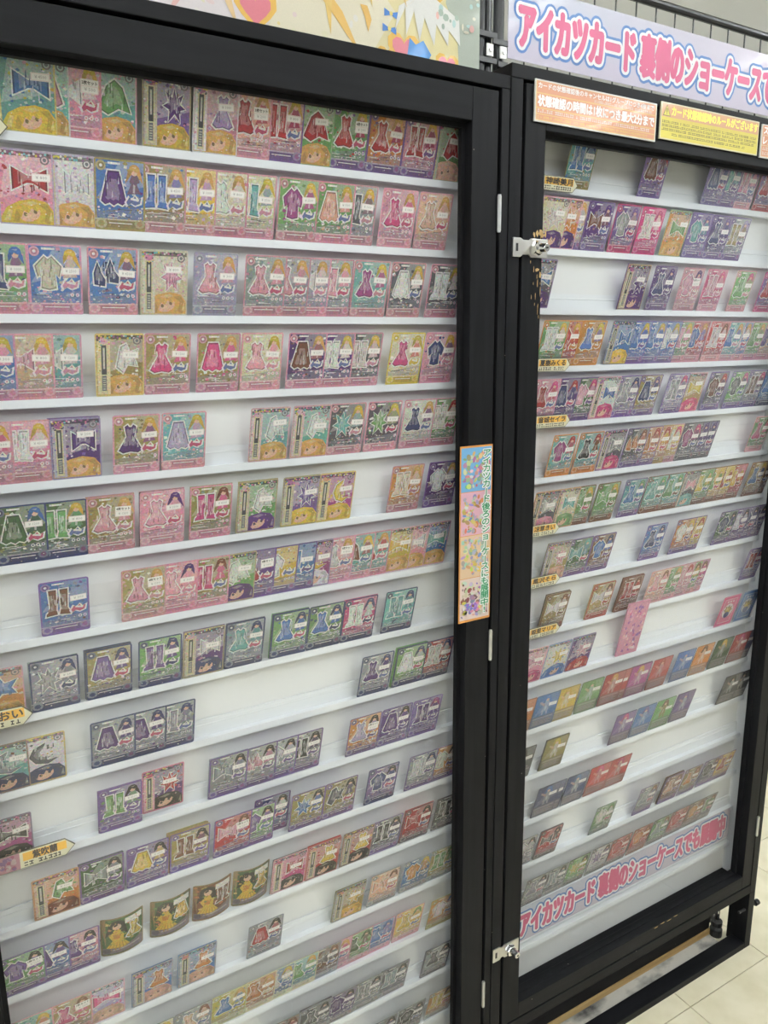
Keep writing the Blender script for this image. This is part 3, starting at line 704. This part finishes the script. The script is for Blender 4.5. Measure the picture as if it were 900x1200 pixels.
def make_card(t, bg, bd, item, ic, hair, r):
    m = Card()
    bgc, bdc, icc, hc = (tuple(0.92 * q ** 1.28 for q in jit(PAL[x][0], r)) for x in (bg, bd, ic, hair))
    if hair == 'o': hc = mixc(hc, (0.72, 0.50, 0.16), .6)
    w_, k_ = (0.84, 0.82, 0.80), (0.07, 0.06, 0.07)
    if t == 'A':
        m.body(bdc)
        m.rect(.035, .965, .17, .975, bgc, 1)
        lt = mixc(bgc, w_, 0.28)
        m.lay([(.035, .45), (.965, .65), (.965, .975), (.5, .975)], lt, 2)
        m.lay([(.035, .17), (.965, .17), (.965, .36), (.035, .27)], mixc(bgc, (0.28, 0.28, 0.34), 0.5), 2)
        m.speck(60, .05, .95, .2, .95, [lt, mixc(bgc, k_, 0.5), mixc(bgc, k_, 0.3), bdc, w_, icc, mixc(bgc, (0.7, 0.5, 0.2), 0.4), mixc(bgc, (0.2, 0.4, 0.5), 0.5)], r, 3, 0.055)
        m.speck(26, .06, .94, .18, .36, [w_, mixc(bgc, k_, .4), (0.5, 0.5, 0.55), bdc], r, 4, 0.03)
        for i in range(9):
            a = r.uniform(.06, .6); v_ = r.uniform(.19, .36); m.rect(a, a + r.uniform(.1, .3), v_, v_ + .008, r.choice([w_, w_, k_, mixc(bdc, k_, .5)]), 4.5)
        m.ell(.13, .90, .095, .07, mixc(bdc, w_, .15), 5, 12); m.ell(.13, .90, .065, .048, mixc(bdc, k_, .35), 6, 10); m.ell(.13, .90, .03, .022, w_, 7, 8)
        m.rect(.26, .50, .925, .955, w_, 5)
        if hair != '.':
            small_figure(m, r, .78, .86, hc, mixc(icc, bdc, .3), 8)
        m.shape(item, .12, .62, .36, .84, icc, r, 12)
        lg = [(.58, .42), (.66, .52), (.72, .47), (.80, .54), (.86, .48), (.96, .52), (.93, .40), (.80, .36), (.70, .40), (.62, .35)]
        m.lay(lg, w_, 17); m.lay([((a - .77) * .78 + .77, (b_ - .44) * .72 + .44) for a, b_ in lg], mixc(r.choice([(0.6, 0.1, 0.2), (0.15, 0.2, 0.45), bdc]), k_, .15), 18)
        m.lay([(.70, .46), (.86, .44), (.88, .47), (.72, .49)], w_, 19)
        for i in range(r.choice((1, 2, 3))):
            m.ell(.90 - .10 * i, .295, .04, .03, w_, 17, 6); m.ell(.90 - .10 * i, .295, .022, .017, bdc, 18, 5)
        m.rect(.0, 1, .045, .175, mixc(bdc, k_, .30), 5)
        m.rect(.0, 1, .155, .175, mixc(bdc, w_, .5), 6)
        m.rect(.24, .78, .095, .135, mixc(bdc, k_, .5), 6); m.rect(.27, .74, .108, .122, w_, 7)
        m.ell(.12, .105, .12, .075, mixc(bdc, w_, .3), 8, 8); m.ell(.12, .105, .07, .045, bdc, 9, 7)
        m.ell(.89, .12, .11, .07, mixc(bdc, w_, .2), 8, 8); m.ell(.89, .12, .06, .04, mixc(bdc, (.6, .1, .2), .3), 9, 7)
        m.speck(10, .05, .95, .03, .2, [w_, mixc(bdc, k_, .4), mixc(bdc, (0.8, 0.6, 0.2), .5)], r, 10, 0.022)
    elif t in 'BS':
        m.body(mixc(bdc, w_, 0.2))
        u0 = .03
        m.rect(.03, .97, .03, .97, bgc, 1)
        m.lay([(.03, .35), (.97, .55), (.97, .97), (.2, .97)], mixc(bgc, w_, .35), 2)
        m.speck(64, .06, .95, .3, .93, [mixc(bgc, w_, .6), mixc(bgc, k_, .3), bdc, icc, w_, (0.7, 0.3, 0.45)], r, 3, 0.05)
        # wide portrait panel at the foot: loose hair sweeping round a turned head, kept plain
        lo, hi = mixc(hc, k_, .35), mixc(hc, (0.88, 0.8, 0.65), .3)
        m.lay([(.03, .03), (.97, .03), (.97, .22), (.86, .33), (.62, .37), (.36, .33), (.14, .24), (.03, .10)], hc, 5)
        m.ell(.54, .165, .20, .105, SKIN, 6, 12, .35)
        m.ell(.46, .155, .034, .03, mixc(hc, k_, .8), 7, 7, .4); m.ell(.64, .195, .034, .03, mixc(hc, k_, .8), 7, 7, .4)
        m.lay([(.30, .20), (.38, .10), (.43, .20), (.52, .17), (.57, .24), (.68, .20), (.75, .27), (.70, .35), (.48, .34)], hc, 8)
        m.lay([(.70, .30), (.84, .22), (.80, .06), (.90, .04), (.96, .20), (.84, .32)], lo, 9)
        m.lay([(.30, .22), (.24, .05), (.34, .04), (.37, .13)], lo, 9)
        m.lay([(.40, .30), (.55, .27), (.70, .31), (.60, .34)], hi, 9); m.lay([(.08, .06), (.18, .05), (.24, .20), (.17, .21)], hi, 9); m.lay([(.88, .08), (.95, .07), (.93, .22)], hi, 10)
        m.speck(16, .05, .95, .04, .32, [hi, lo, bdc, w_], r, 10, 0.022)
        # bead band along the head
        m.rect(.03, .97, .91, .97, mixc(bgc, k_, .75), 10)
        for i in range(22):
            m.ell(.05 + .041 * i, .94 + r.uniform(-.02, .025), .024, .018, r.choice([(.7, .2, .4), (.75, .6, .1), (.2, .55, .6), (.08, .07, .1), (.75, .72, .72), (.35, .12, .3)]), 11, 6)
        m.ell(.85, .885, .085, .062, (0.22, 0.20, 0.22), 12, 12); m.ell(.85, .885, .058, .042, mixc(bgc, w_, .5), 13, 10); m.ell(.85, .885, .034, .025, (0.2, 0.18, 0.2), 14, 8)
        a = .42 if t == 'S' else .25
        m.shape(item, a, .88, .38, .84, icc, r, 14)
        if t == 'S':
            m.rect(.04, .30, .04, .88, mixc(bdc, w_, .45), 18)
            m.rect(.10, .25, .06, .84, (.70, .60, .38), 19); m.rect(.125, .225, .36, .82, (.06, .06, .07), 20); m.rect(.13, .22, .10, .34, (.16, .15, .18), 20)
            m.rect(.155, .195, .45, .78, (.62, .6, .55), 21)
            for i in range(6): m.rect(.145, .205, .12 + .035 * i, .137 + .035 * i, (.5, .48, .46), 21)
            m.ell(.175, .885, .09, .05, mixc(icc, (.7, .2, .4), .5), 22, 9)
            m.speck(14, .04, .30, .82, .96, [(.7, .2, .4), (.75, .6, .1), (.15, .4, .5), (.08, .07, .1)], r, 23, 0.035)
            m.speck(10, .03, .1, .05, .85, [bdc, w_, mixc(bdc, k_, .4), (.7, .3, .4)], r, 22, 0.03)
    elif t == 'C':
        m.body((0.30, 0.20, 0.10))
        m.rect(.03, .97, .03, .97, bgc, 1)
        m.speck(44, .05, .95, .3, .95, [(.45, .32, .08), (.16, .26, .08), (.6, .2, .1), (.68, .5, .16)], r, 2, 0.07)
        hx = .36
        m.ell(hx, .80, .20, .13, hc, 5, 12); m.lay([(hx - .19, .8), (hx - .27, .5), (hx - .08, .62)], hc, 5); m.lay([(hx + .08, .62), (hx + .26, .52), (hx + .19, .8)], hc, 5)
        m.lay([(hx - .05, .7), (hx - .18, .52), (hx - .10, .40), (hx - .32, .12), (hx + .38, .12), (hx + .14, .40), (hx + .16, .52), (hx + .05, .7)], (.70, .46, .06), 6)
        for i in range(6): m.lay([(hx - .06 + .04 * i, .40), (hx - .26 + .10 * i, .13), (hx - .23 + .10 * i, .13)], (.45, .25, .04), 7)
        m.lay([(hx - .1, .56), (hx + .1, .56), (hx + .06, .44), (hx - .06, .44)], (.55, .22, .05), 7)
        m.ell(hx, .765, .105, .08, SKIN, 8, 10); m.lay([(hx - .13, .82), (hx - .05, .77), (hx + .03, .80), (hx + .12, .77), (hx + .13, .84), (hx, .90)], hc, 9)
        m.shape(item, .58, .95, .38, .78, icc, r, 10)
        m.rect(.55, .95, .79, .93, w_, 15)
        m.lay([(.03, .05), (.97, .05), (.97, .30), (.5, .17), (.03, .22)], (.22, .17, .20), 14)
        m.lay([(.25, .12), (.9, .15), (.9, .19), (.25, .155)], (.45, .40, .42), 15)
        m.ell(.13, .13, .09, .065, (.12, .10, .14), 15, 10)
    elif t == 'F':
        m.body(mixc(bgc, k_, .5))
        m.rect(.03, .97, .34, .97, bgc, 1)
        m.lay([(.03, .34), (.97, .6), (.97, .97), (.6, .97)], mixc(bgc, w_, .15), 2)
        small_figure(m, r, .5, .86, hc, mixc(icc, bgc, .5), 4, 1.2)
        m.lay([(.40, .55), (.36, .36), (.44, .36), (.5, .52), (.56, .36), (.64, .36), (.60, .55)], mixc(icc, bgc, .55), 6)
        m.lay([(.44, .70), (.2, .80), (.18, .75), (.42, .62)], mixc(SKIN, bgc, .4), 6)
        m.rect(.03, .97, .03, .34, mixc(bgc, (.20, .17, .18), .68), 7)
        m.rect(.08, .92, .25, .30, mixc(bgc, (.5, .46, .46), .6), 8)
        for i in range(4): m.rect(.10, .88 - .1 * (i % 2), .08 + .04 * i, .095 + .04 * i, (.42, .39, .40), 8)
        m.speck(14, .05, .95, .36, .95, [mixc(bgc, w_, .35), mixc(bgc, k_, .3)], r, 3, 0.04)
    elif t == 'E':
        m.body(mixc(bgc, w_, .25))
        m.rect(.05, .95, .04, .96, bgc, 1); m.rect(.13, .87, .10, .90, mixc(bgc, w_, .55), 2); m.rect(.17, .83, .13, .87, mixc(bgc, w_, .15), 3)
        m.ell(.5, .5, .30, .24, w_, 4, 14); m.shape('X', .26, .74, .40, .68, icc, r, 5, (.1, .1, .2)); m.ell(.5, .36, .16, .10, (.1, .12, .3), 9, 9)
        for i in range(3): m.ell(.35 + .15 * i, .80, .05, .035, w_, 5, 6)
    return m

# price stickers: printed once per price, shared by every card that carries that price
STICK = {}
def sticker_mesh(price, sets=''):
    key = (price, sets)
    if key in STICK: return STICK[key]
    w, h = 0.0205, 0.0085
    parts = []
    me = bpy.data.meshes.new('price_sticker')
    bm = bmesh.new()
    def quad(x0, x1, z0, z1, y, mi):
        f = bm.faces.new([bm.verts.new(p) for p in ((x0, y, z0), (x1, y, z0), (x1, y, z1), (x0, y, z1))]); f.material_index = mi
    top = h + (0.0065 if sets else 0)
    quad(0, w, 0, top, -0.00004, 0)
    if sets: quad(0.0004, w - 0.0004, 0.0005, h - 0.0005, -0.00006, 0)
    e_ = 0.0005
    for a in ((e_, w - e_, e_, e_ * 1.7), (e_, w - e_, h - e_ * 1.7, h - e_), (e_, e_ * 1.7, e_, h - e_), (w - e_ * 1.7, w - e_, e_, h - e_)):
        quad(*a, -0.00008, 1)
    def put(body, x0, x1, z0, z1, mi, off):
        tm, rx, rz = text_mesh('t', body, 0.1, off, resolution=1)
        b0 = len(bm.verts); bm.verts.ensure_lookup_table()
        vs = [bm.verts.new((x0 + (v.co.x - rx[0]) / (rx[1] - rx[0]) * (x1 - x0), -0.0001, z0 + (v.co.z - rz[0]) / (rz[1] - rz[0]) * (z1 - z0))) for v in tm.vertices]
        for p in tm.polygons:
            try:
                f = bm.faces.new([vs[i] for i in p.vertices]); f.material_index = mi
            except ValueError:
                pass
        bpy.data.meshes.remove(tm)
    put(price, 0.0042, w - 0.0035, 0.0025, 0.0062, 2, 0.001)
    if sets: put(sets, 0.0012, w - 0.0012, h + 0.0006, h + 0.0052, 3, 0.003)
    bm.to_mesh(me); bm.free()
    for q in (M_PAPER, flat('ink_rose', (0.75, 0.45, 0.5)), T_GREY, T_DARK): me.materials.append(q)
    STICK[key] = me
    return me
PRICES = ['¥ 300', '¥ 500', '¥ 200', '¥ 1000', '¥ 2500', '¥ 800', '¥ 1200', '¥ 4500']

ORD = ['', 'first', 'second', 'third', 'fourth', 'fifth', 'sixth', 'seventh', 'eighth', 'ninth', 'tenth', 'eleventh', 'twelfth', 'thirteenth', 'fourteenth', 'fifteenth', 'sixteenth']
LEAN = math.radians(17)
KIND = {'A': 'card', 'B': 'beaded card', 'S': 'card with dark side strip', 'C': 'curved card', 'F': 'half-tone card', 'E': 'emblem card'}
ROWS = """
L1:B 116 t y H b y;B< 131 t w S p o;A+2< 168 p p H w y;B< 210 t p C g o;S 278 v a X V y;S 342 p w D l o;A+3< 389 e p D r o;A< 437 p v O r y;B< 484 g g C r o;A+4< 541 g v D r y;A< 602 o v D r o;A< 663 p v O r y;S< 712 g g C r e
L2:B 104 p l H r y;S 152 w l H w o;A 212 b a S V o;A< 265 a p O b o;A< 306 y p O l o;A< 350 c p D w o;A< 391 c p O t y;A 455 g p T m y;A< 513 g p S e y;A< 551 s p O d y;A 620 p p D P o;A 685 e p D e o
L3:A< 66 g p O B b;A 127 b p T c y;A 195 b p F B y;S 260 c c X p o 2;A 329 l l D p o;A 401 s p D p o;A< 438 s p D p o;A< 471 s p H w o;A< 509 s p O p y;A 570 t p D m y;A 635 d p S w y;A 706 d p O w y
L4:A< 42 b p D p y;A< 85 e p H p y;A< 118 t p H w y;S 195 a y W w o;A 257 a p D P o;A 327 a p S P o;A 391 c p D p y 2;A 461 V p S n o;A< 508 V p O w y;A< 557 d p O w y;A 633 c y D P y;A 697 p p T B y
L5:A< 28 p p D P y;A< 72 p p O w y;S 132 V v H V o 3;A 208 a p D V y;A 272 t p S l y;S 398 t p W w o;S 464 t p W w o;A 525 d p X t y;A 590 d p X g y;A 656 w p D B o;A< 705 g p O w r
L6:A 57 G B S G b;A< 106 G B O g y;A+4 167 a p D p o 3;A 235 p p D p V 3;A 304 a p O P n 2;S 374 g a W w V 2;S 444 v a X v y;S 504 m y M y y;A 632 o p O c o;A< 703 V v T w o
L7:A 99 b v O n .;A+4 202 a p D p o;A< 248 p p D p V;A< 295 a p O P n;B< 336 g a W w V;A+4< 368 V v D r .;A< 405 y v T w .;A< 436 b v O b .;B< 464 m v M y .;A+3< 504 p p D w o;A< 541 t p C n y;A< 572 t p D r o;B< 616 y p H y o;B< 648 p p H w o;B< 691 b p H t o
L8:B< 9 o p W b o;A 77 s B X s B 2;A 147 a B S v B 4;A 217 g B O v B;S 281 V a H w B 2;A 344 s B D t B 2;A 418 g B D b B 3;A< 480 g B D b B;A 541 P B O w B 2;A 618 t B O t B
L9:B< 4 t n M s B;B< 50 w y M d B;A 144 s B S V B;A< 188 s B S V B;A< 230 s B O s B;A 571 s B D V B;A 640 g B S w B 4;A< 696 r B O w B
L10:B< -2 m V H k k;A 145 v v O g k 2;S 207 V P X r k;A 307 s v H s k 2;A< 356 s v F p k;A< 392 s v T w k;A< 436 s v O k k;A+3 546 o v D l k;A< 608 V v S V k;A 671 v v O V m
L11:S 49 o o W g n;A 111 G v H s k 3;A 176 v v S y k;A 240 a v O n k 6;A+3 308 r v H p n;A< 348 g v T v k;A< 374 B V D w k;A 437 a v X b k;A< 498 a v W d k;A 580 v B T B k;A 663 s v O w B;A< 712 o v T w k
L12:A+3 -5 g v T v k;A< 28 b v S V k;A< 68 p v D V k;C 132 G d D y k;C 204 G d S y k;C 270 n d O n k;C 335 G d D y k;S 400 P p H r k 2;S 463 r r D y k 3;S< 529 r n D y k;A< 588 d v O k k;A< 654 r d H r k 2;A< 723 d d O k k
L13:A< -4 t p D o y;A+3< 49 a p D P n;B< 96 l p H P e;S 168 b s D o e 2;S 238 b s D o e 2;A 353 s s S r k;S 511 a s X y y 2;A< 582 e s H e n;A< 651 b s T o y;A< 710 a s O g g
L14:A< 163 c s D e y;A< 225 s s D e n;A< 285 y c D b o;A< 337 o c D o o;A< 371 b c D w y;A< 416 t c D g y;A< 460 n s H d n;A< 483 p p D P o;A< 526 g p D G G;A< 572 b p D b b;A< 637 y p D y g;A 710 o a T w b
L15:A< 375 n s D r n;A 437 d s D d k 3;A< 488 V s T V k;A< 544 s s O s k;A< 601 d s O s k 2;A 698 s d D d k 2
L16:A< 574 d s D V k;A< 637 d s T k k;A< 707 o s O y k
R1:A 992 t a O b B;A 1176 v v S n r;A 1354 v v S B v;A< 1395 v v T t v;A< 1448 v p O p v;A 1515 v r D r v
R2:B< 932 c p X w V;B< 962 o p X o V;A< 979 c v T w o;A 1038 V v H n V;A 1106 v P T s v;A 1171 P P O w P;B 1244 o g H g o;A< 1309 v v T t v;A< 1371 V v D B v;A< 1428 s v O a l
R3:B< 907 d v H b V;S 1141 V a X V V 2;A 1215 V v D B V;A+3 1295 p p T p V;A< 1367 P p O p P;A< 1460 g p D g P;A 1550 v P D r v
R4:A< 942 g o O w y;A< 976 r o T r y;A 1033 o o D b y;S 1110 b B H b y;A< 1155 b v D b y;A< 1199 b v D b y;A< 1242 b v T w y;A< 1280 g p O p y;A< 1328 r p T b o;A 1389 r p O w n;A< 1439 t p D b o;A< 1468 b p O w o;A< 1516 g p D g o;A< 1562 e p T v o;A< 1612 p p O p o
R5:A< 926 p p D r P;A< 975 V v S B r;A< 1024 G v T p P;S 1078 w p H b P;A 1135 s v D s B;A 1194 a v S B v;A< 1275 l v O s P;B< 1329 a p H y P;A 1399 d v T n r;A< 1471 g v T d P;A< 1531 s v O n P;A 1595 b B D b B
R6:A 974 t o T m r;A 1040 t o D k r;S 1103 d v H s P;A 1166 d v F o n;A< 1205 o v S o r;A< 1236 o a O y r;A< 1270 y p O w P;A< 1330 d d T m P;A< 1357 V d D V V;A< 1383 V d D B V;A 1564 g p D P n
R7:S< 936 d o H w p;S< 987 c o H t g;A< 1027 g n H g y;A 1093 g n H g y;A< 1169 t v D b g;A< 1233 t n D t g;A< 1286 t n D g g;S< 1335 d n H p t;A< 1383 g n D y g;A< 1421 y n D g y;A< 1456 y n D r y;A< 1496 r n D y p;A 1566 a n D b y;A 1632 n n D d y
R8:S 970 a v X p e 2;A< 1027 G v H t t;A 1088 n v T b B;A 1239 b v D B B;A 1331 o v T w y;A< 1364 y v O y r;A 1472 G v T B k;A< 1519 V v D w k;A< 1554 V v T B k;A< 1589 v v O B k;A< 1628 v d D k r
R9:A 972 a n H w n 4;A 1094 a r H w n 2;A 1177 n n O r n 3;A< 1261 e p D p n;A< 1302 g p D g o;A< 1341 p p D p r;A< 1367 g p D y n;A< 1390 m p D P n;A 1601 l v O r v
R10:B< 919 p p H p P;B 981 w b X y b 2;B 1046 V v X p r 2;E 1509 P p X y n;E 1580 b b X y n
R11:F< 895 o d D w o;F 956 b s D w b;F 1010 y s D w y;F 1076 g s D w g;F 1141 r d D w o;F< 1159 r d D w y;F 1220 m d D w y 2;F 1287 r d D w r;F 1364 b d D w b;F 1428 o d D w n;F 1497 G d D w y;F 1562 r d D w P;F 1630 B d D w v
R12:F< 898 d d D w k;F 985 a s D w y 2;F 1181 v B D w P;F 1244 b B D w v;F 1307 g d D r n;F 1374 v d D w v;F 1543 d v D w k 2;F 1621 k d D w k
R13:F 968 B s D w b;F< 984 B s D w b;F 1048 B s D w b;F 1114 r d D w P;F< 1175 r d D w P
R14:A< 911 s s T w k;A 979 r d H d k 2;A 1136 g s T w g;A 1272 s v D s n;A 1357 n v D e n 4;A 1422 a v D o n;A< 1491 d v T k n;A 1546 y v D r y
R15:A< 946 s d D s k;A< 1002 d s O s k;A< 1065 g d X y k;A< 1133 w d X v k;A< 1196 r d T r n;A< 1264 r n T o n;A< 1328 g d D s n;A< 1392 r d T r n;A< 1455 n d T o n;A< 1497 d s O g n
"""  # some greys in the lowest rows hold glass reflection haze as card colour
behind = MB()
CARDS = []
for line in ROWS.strip().split('\n'):
    key, body = line.split(':')
    cab, s = key[0], int(key[1:])
    z = (LZ if cab == 'L' else RZ)[s - 1]
    ents = body.split(';')
    # order numbers run outward from the middle posts: hinge stile for one cabinet, lock stile for the other
    placed = []
    prev = 0
    ordered = sorted(range(len(ents)), key=lambda i: int(ents[i].split()[1]), reverse=(cab == 'L'))
    rank = {i: k + 1 for k, i in enumerate(ordered)}
    for i, en in enumerate(ents):
        f = en.split()
        t = f[0]; hid = t.endswith('<'); t = t.rstrip('<')
        sets = ''
        if '+' in t: t, sets = t.split('+')
        x = int(f[1]) / 1000.0
        if cab == 'R': x = min(x, 1.6475 - CW)
        bg, bd, it, ic, hr = f[2:7]
        stack = int(f[7]) if len(f) > 7 else 1
        r = random.Random(f'{key}{i}')
        lay_ = prev + 1 if hid else 0
        while any(l == lay_ and abs(px - x) < CW + 0.0004 for px, l in placed): lay_ += 1
        placed.append((x, lay_)); prev = lay_
        m = make_card(t, bg, bd, it, ic, hr, r)
        if t == 'C':        # a bowed promotional card: cut into strips, then bend
            bm = bmesh.new()
            me0 = m.mesh('trading_card', M_CARD, True); bm.from_mesh(me0); bpy.data.meshes.remove(me0)
            for k in range(1, 8):
                bmesh.ops.bisect_plane(bm, geom=bm.verts[:] + bm.edges[:] + bm.faces[:], plane_co=(CW * k / 8, 0, 0), plane_no=(1, 0, 0), dist=1e-7)
            for v in bm.verts:
                v.co.y += 0.007 * (2 * v.co.x / CW - 1) ** 2
            me = bpy.data.meshes.new('trading_card'); bm.to_mesh(me); bm.free(); me.materials.append(M_CARD)
        else:
            me = m.mesh('trading_card', M_CARD, True)
        o = bpy.data.objects.new('trading_card', me)
        yb = 0.0030 + lay_ * 0.0005
        roll = r.uniform(-0.004, 0.004)
        zb = z + 0.0103
        if key == 'L10' and i == 2: zb += 0.010
        if key == 'L11' and i == 6: zb += 0.012
        o.location = (x, yb, zb)
        o.rotation_euler = (LEAN, roll, 0)
        link(o)
        post = 'hinge stile' if cab == 'L' else 'lock stile'
        what = f'{PAL[bg][1]} {KIND[t]} with {PAL[ic][1]} {ITEM[it]}' if t not in 'SFE' else (f'{PAL[bg][1]} card, dark strip, {PAL[ic][1]} {ITEM[it]}' if t == 'S' else f'{PAL[bg][1]} {KIND[t]}')
        lab = f'{what}, {ORD[rank[i]]} from {post} on {ORD[s]} shelf'
        tag(o, lab, 'card', 'trading cards in the hinged cabinet' if cab == 'L' else 'trading cards in the locked cabinet')
        CARDS.append(o)
        if t not in 'CE' and r.random() < 0.9:
            sm = sticker_mesh(r.choice(PRICES), {'2': '2枚セット', '3': '3枚セット', '4': '4枚セット'}.get(sets, ''))
            so = bpy.data.objects.new('price_sticker', sm)
            u, v = {'A': (.60, .60), 'F': (.58, .62)}.get(t, (.55 + r.uniform(-.05, .08), .62 + r.uniform(-.05, .05)))
            so.location = (u * CW + r.uniform(-.0015, .0015), -CT - EPS * 26, v * CH + r.uniform(-.002, .002))
            so.rotation_euler = (0, r.uniform(-0.06, 0.06), 0)
            link(so, o)
        for q in range(1, stack):       # edges of the cards stacked behind
            c = jit(PAL[r.choice([bg, bd, 'd', bg])][0], r, .2)
            ang = LEAN; dy = yb + 0.0010 * q + 0.0003
            dx = x - 0.0009 * q * r.uniform(0.2, 1.2); dz = zb + 0.0006 * q
            quad = [(0, 0), (CW, 0), (CW, CH), (0, CH)]
            i0 = len(behind.v)
            for yy in (-CT, 0.0):
                for a, h_ in quad:
                    behind.v.append((dx + a, dy + yy * math.cos(ang) - h_ * math.sin(ang), dz + h_ * math.cos(ang) + yy * math.sin(ang)))
            for fc in ((0, 1, 2, 3), (7, 6, 5, 4), (0, 4, 5, 1), (1, 5, 6, 2), (2, 6, 7, 3), (3, 7, 4, 0)):
                behind.f.append(tuple(i0 + k for k in fc)); behind.c.append(c)
tag(behind.build('stacked_cards', M_CARD, None, True), 'edges of spare cards stacked behind the front cards on the shelves', 'card', None, 'stuff')
print('cards', len(CARDS))

# tall foil packet on the tenth shelf of the locked cabinet
pk = Card()
pw, ph = 0.062, 0.128
pk.box(0, pw, -0.004, 0, 0, ph, (0.70, 0.30, 0.42))
r = random.Random(77)
for q in range(60):
    a, b_ = r.uniform(0.004, pw - 0.008), r.uniform(0.006, ph - 0.012)
    pk.face([(a, -0.0041 - q * 1e-6, b_), (a + r.uniform(.003, .009), -0.0041 - q * 1e-6, b_), (a + r.uniform(.002, .008), -0.0041 - q * 1e-6, b_ + r.uniform(.003, .010)), (a, -0.0041 - q * 1e-6, b_ + .006)], r.choice([(.80, .42, .55), (.66, .14, .34), (.88, .74, .78), (.34, .10, .38), (.85, .50, .50), (.30, .12, .45)]))
po = pk.build('card_packet', M_CARD, None, True)
po.location = (1.192, 0.0065, RZ[9] + 0.0115); po.rotation_euler = (LEAN * 0.8, 0, 0)
tag(po, 'tall pink card packet standing on the tenth shelf of the locked cabinet', 'packet')

# ------------------------------------------------------------------ arrow name tags on the shelf lips
M_CREAM = flat('tag_cream', (0.80, 0.76, 0.56)); M_EDGE = flat('tag_edge', (0.10, 0.09, 0.07)); M_AMBER = mat('tag_amber', (0.92, 0.52, 0.08), 0.4)
def name_tag(label, text, x0, x1, z, hgt, tx0, tx1, picture=False, group='arrow tags on the shelf lips'):
    e = empty('name_tag', (x0, -0.0042, z)); e.rotation_euler = (math.radians(8), 0, 0)
    tag(e, label, 'tag', group)
    w = x1 - x0; p = hgt * 0.45
    out = [(0, 0), (w - p, 0), (w, hgt * 0.5), (w - p, hgt), (0, hgt)]
    MB().prism(out, 0, 0.0012).build('board', M_EDGE, e)
    k = 0.0009
    f = MB(); f.face([(k, -0.0002, k), (w - p - k * .4, -0.0002, k), (w - k * 1.5, -0.0002, hgt * .5), (w - p - k * .4, -0.0002, hgt - k), (k, -0.0002, hgt - k)])
    f.build('face', M_CREAM, e)
    a0, a1 = tx0 - x0, tx1 - x0
    f = MB(); f.face([(a0, -0.0004, hgt * .42), (a1, -0.0004, hgt * .42), (a1, -0.0004, hgt * .90), (a0, -0.0004, hgt * .90)])
    f.build('amber_panel', M_AMBER, e)
    d = MB(); dashes(d, a0 + 0.001, a1 - 0.001, hgt * .12, hgt * .34, -0.0004, (0, 0, 0), len(text) + int(z * 1000)); d.build('small_print', T_DARK, e)
    m_ = (a1 - a0) * (0.22 if picture else 0.04)
    if text: fit_text('lettering', text, a0 + m_, a1 - m_, hgt * .44, hgt * .90, -0.0007, T_DARK, e, 0.035)
    if picture:
        q = MB(); rr = random.Random(3)
        q.face([(k, -0.0003, k), (a0 - .004, -0.0003, k), (a0 - .004, -0.0003, hgt - k), (k, -0.0003, hgt - k)], (.75, .35, .45))
        for _ in range(26):
            el(q, rr.uniform(.003, a0 - .008), rr.uniform(.004, hgt - .004), .003, .003, -0.0005, rr.choice([(.85, .6, .65), (.6, .15, .3), (.9, .82, .8), (.4, .2, .45)]), 7)
        q.build('picture', M_SIGN, e, True)
name_tag('cream arrow tag with amber panel and three kanji on tenth shelf lip', '紫吹蘭', -0.003, 0.1115, LZ[9] - 0.001, 0.0285, 0.044, 0.100, True)
name_tag('cream arrow tag with hiragana lettering on eighth shelf lip of hinged cabinet', 'あおい', -0.003, 0.0775, LZ[7] + 0.001, 0.0285, 0.018, 0.067)
name_tag('cream arrow tag on thirteenth shelf lip of hinged cabinet', 'め', 0.010, 0.1140, LZ[12] - 0.002, 0.0285, 0.084, 0.103)
name_tag('cream arrow tag on topmost shelf lip of hinged cabinet', '', 0.0005, 0.1225, LZ[0] - 0.0015, 0.0285, 0.040, 0.111)
for txt, s, ordn, x1 in (('神崎美月', 1, 'first', 1.021), ('夏樹みくる', 4, 'fourth', 1.021), ('音城セイラ', 5, 'fifth', 1.026), ('冴草きい', 7, 'seventh', 1.010), ('風沢そら', 8, 'eighth', 1.017), ('姫里マリア', 9, 'ninth', 1.022)):
    name_tag(f'small cream arrow tag with amber panel on {ordn} shelf lip beside lock stile', txt, 0.942, x1, RZ[s - 1] + 0.002, 0.0235, 0.945, x1 - 0.0105)
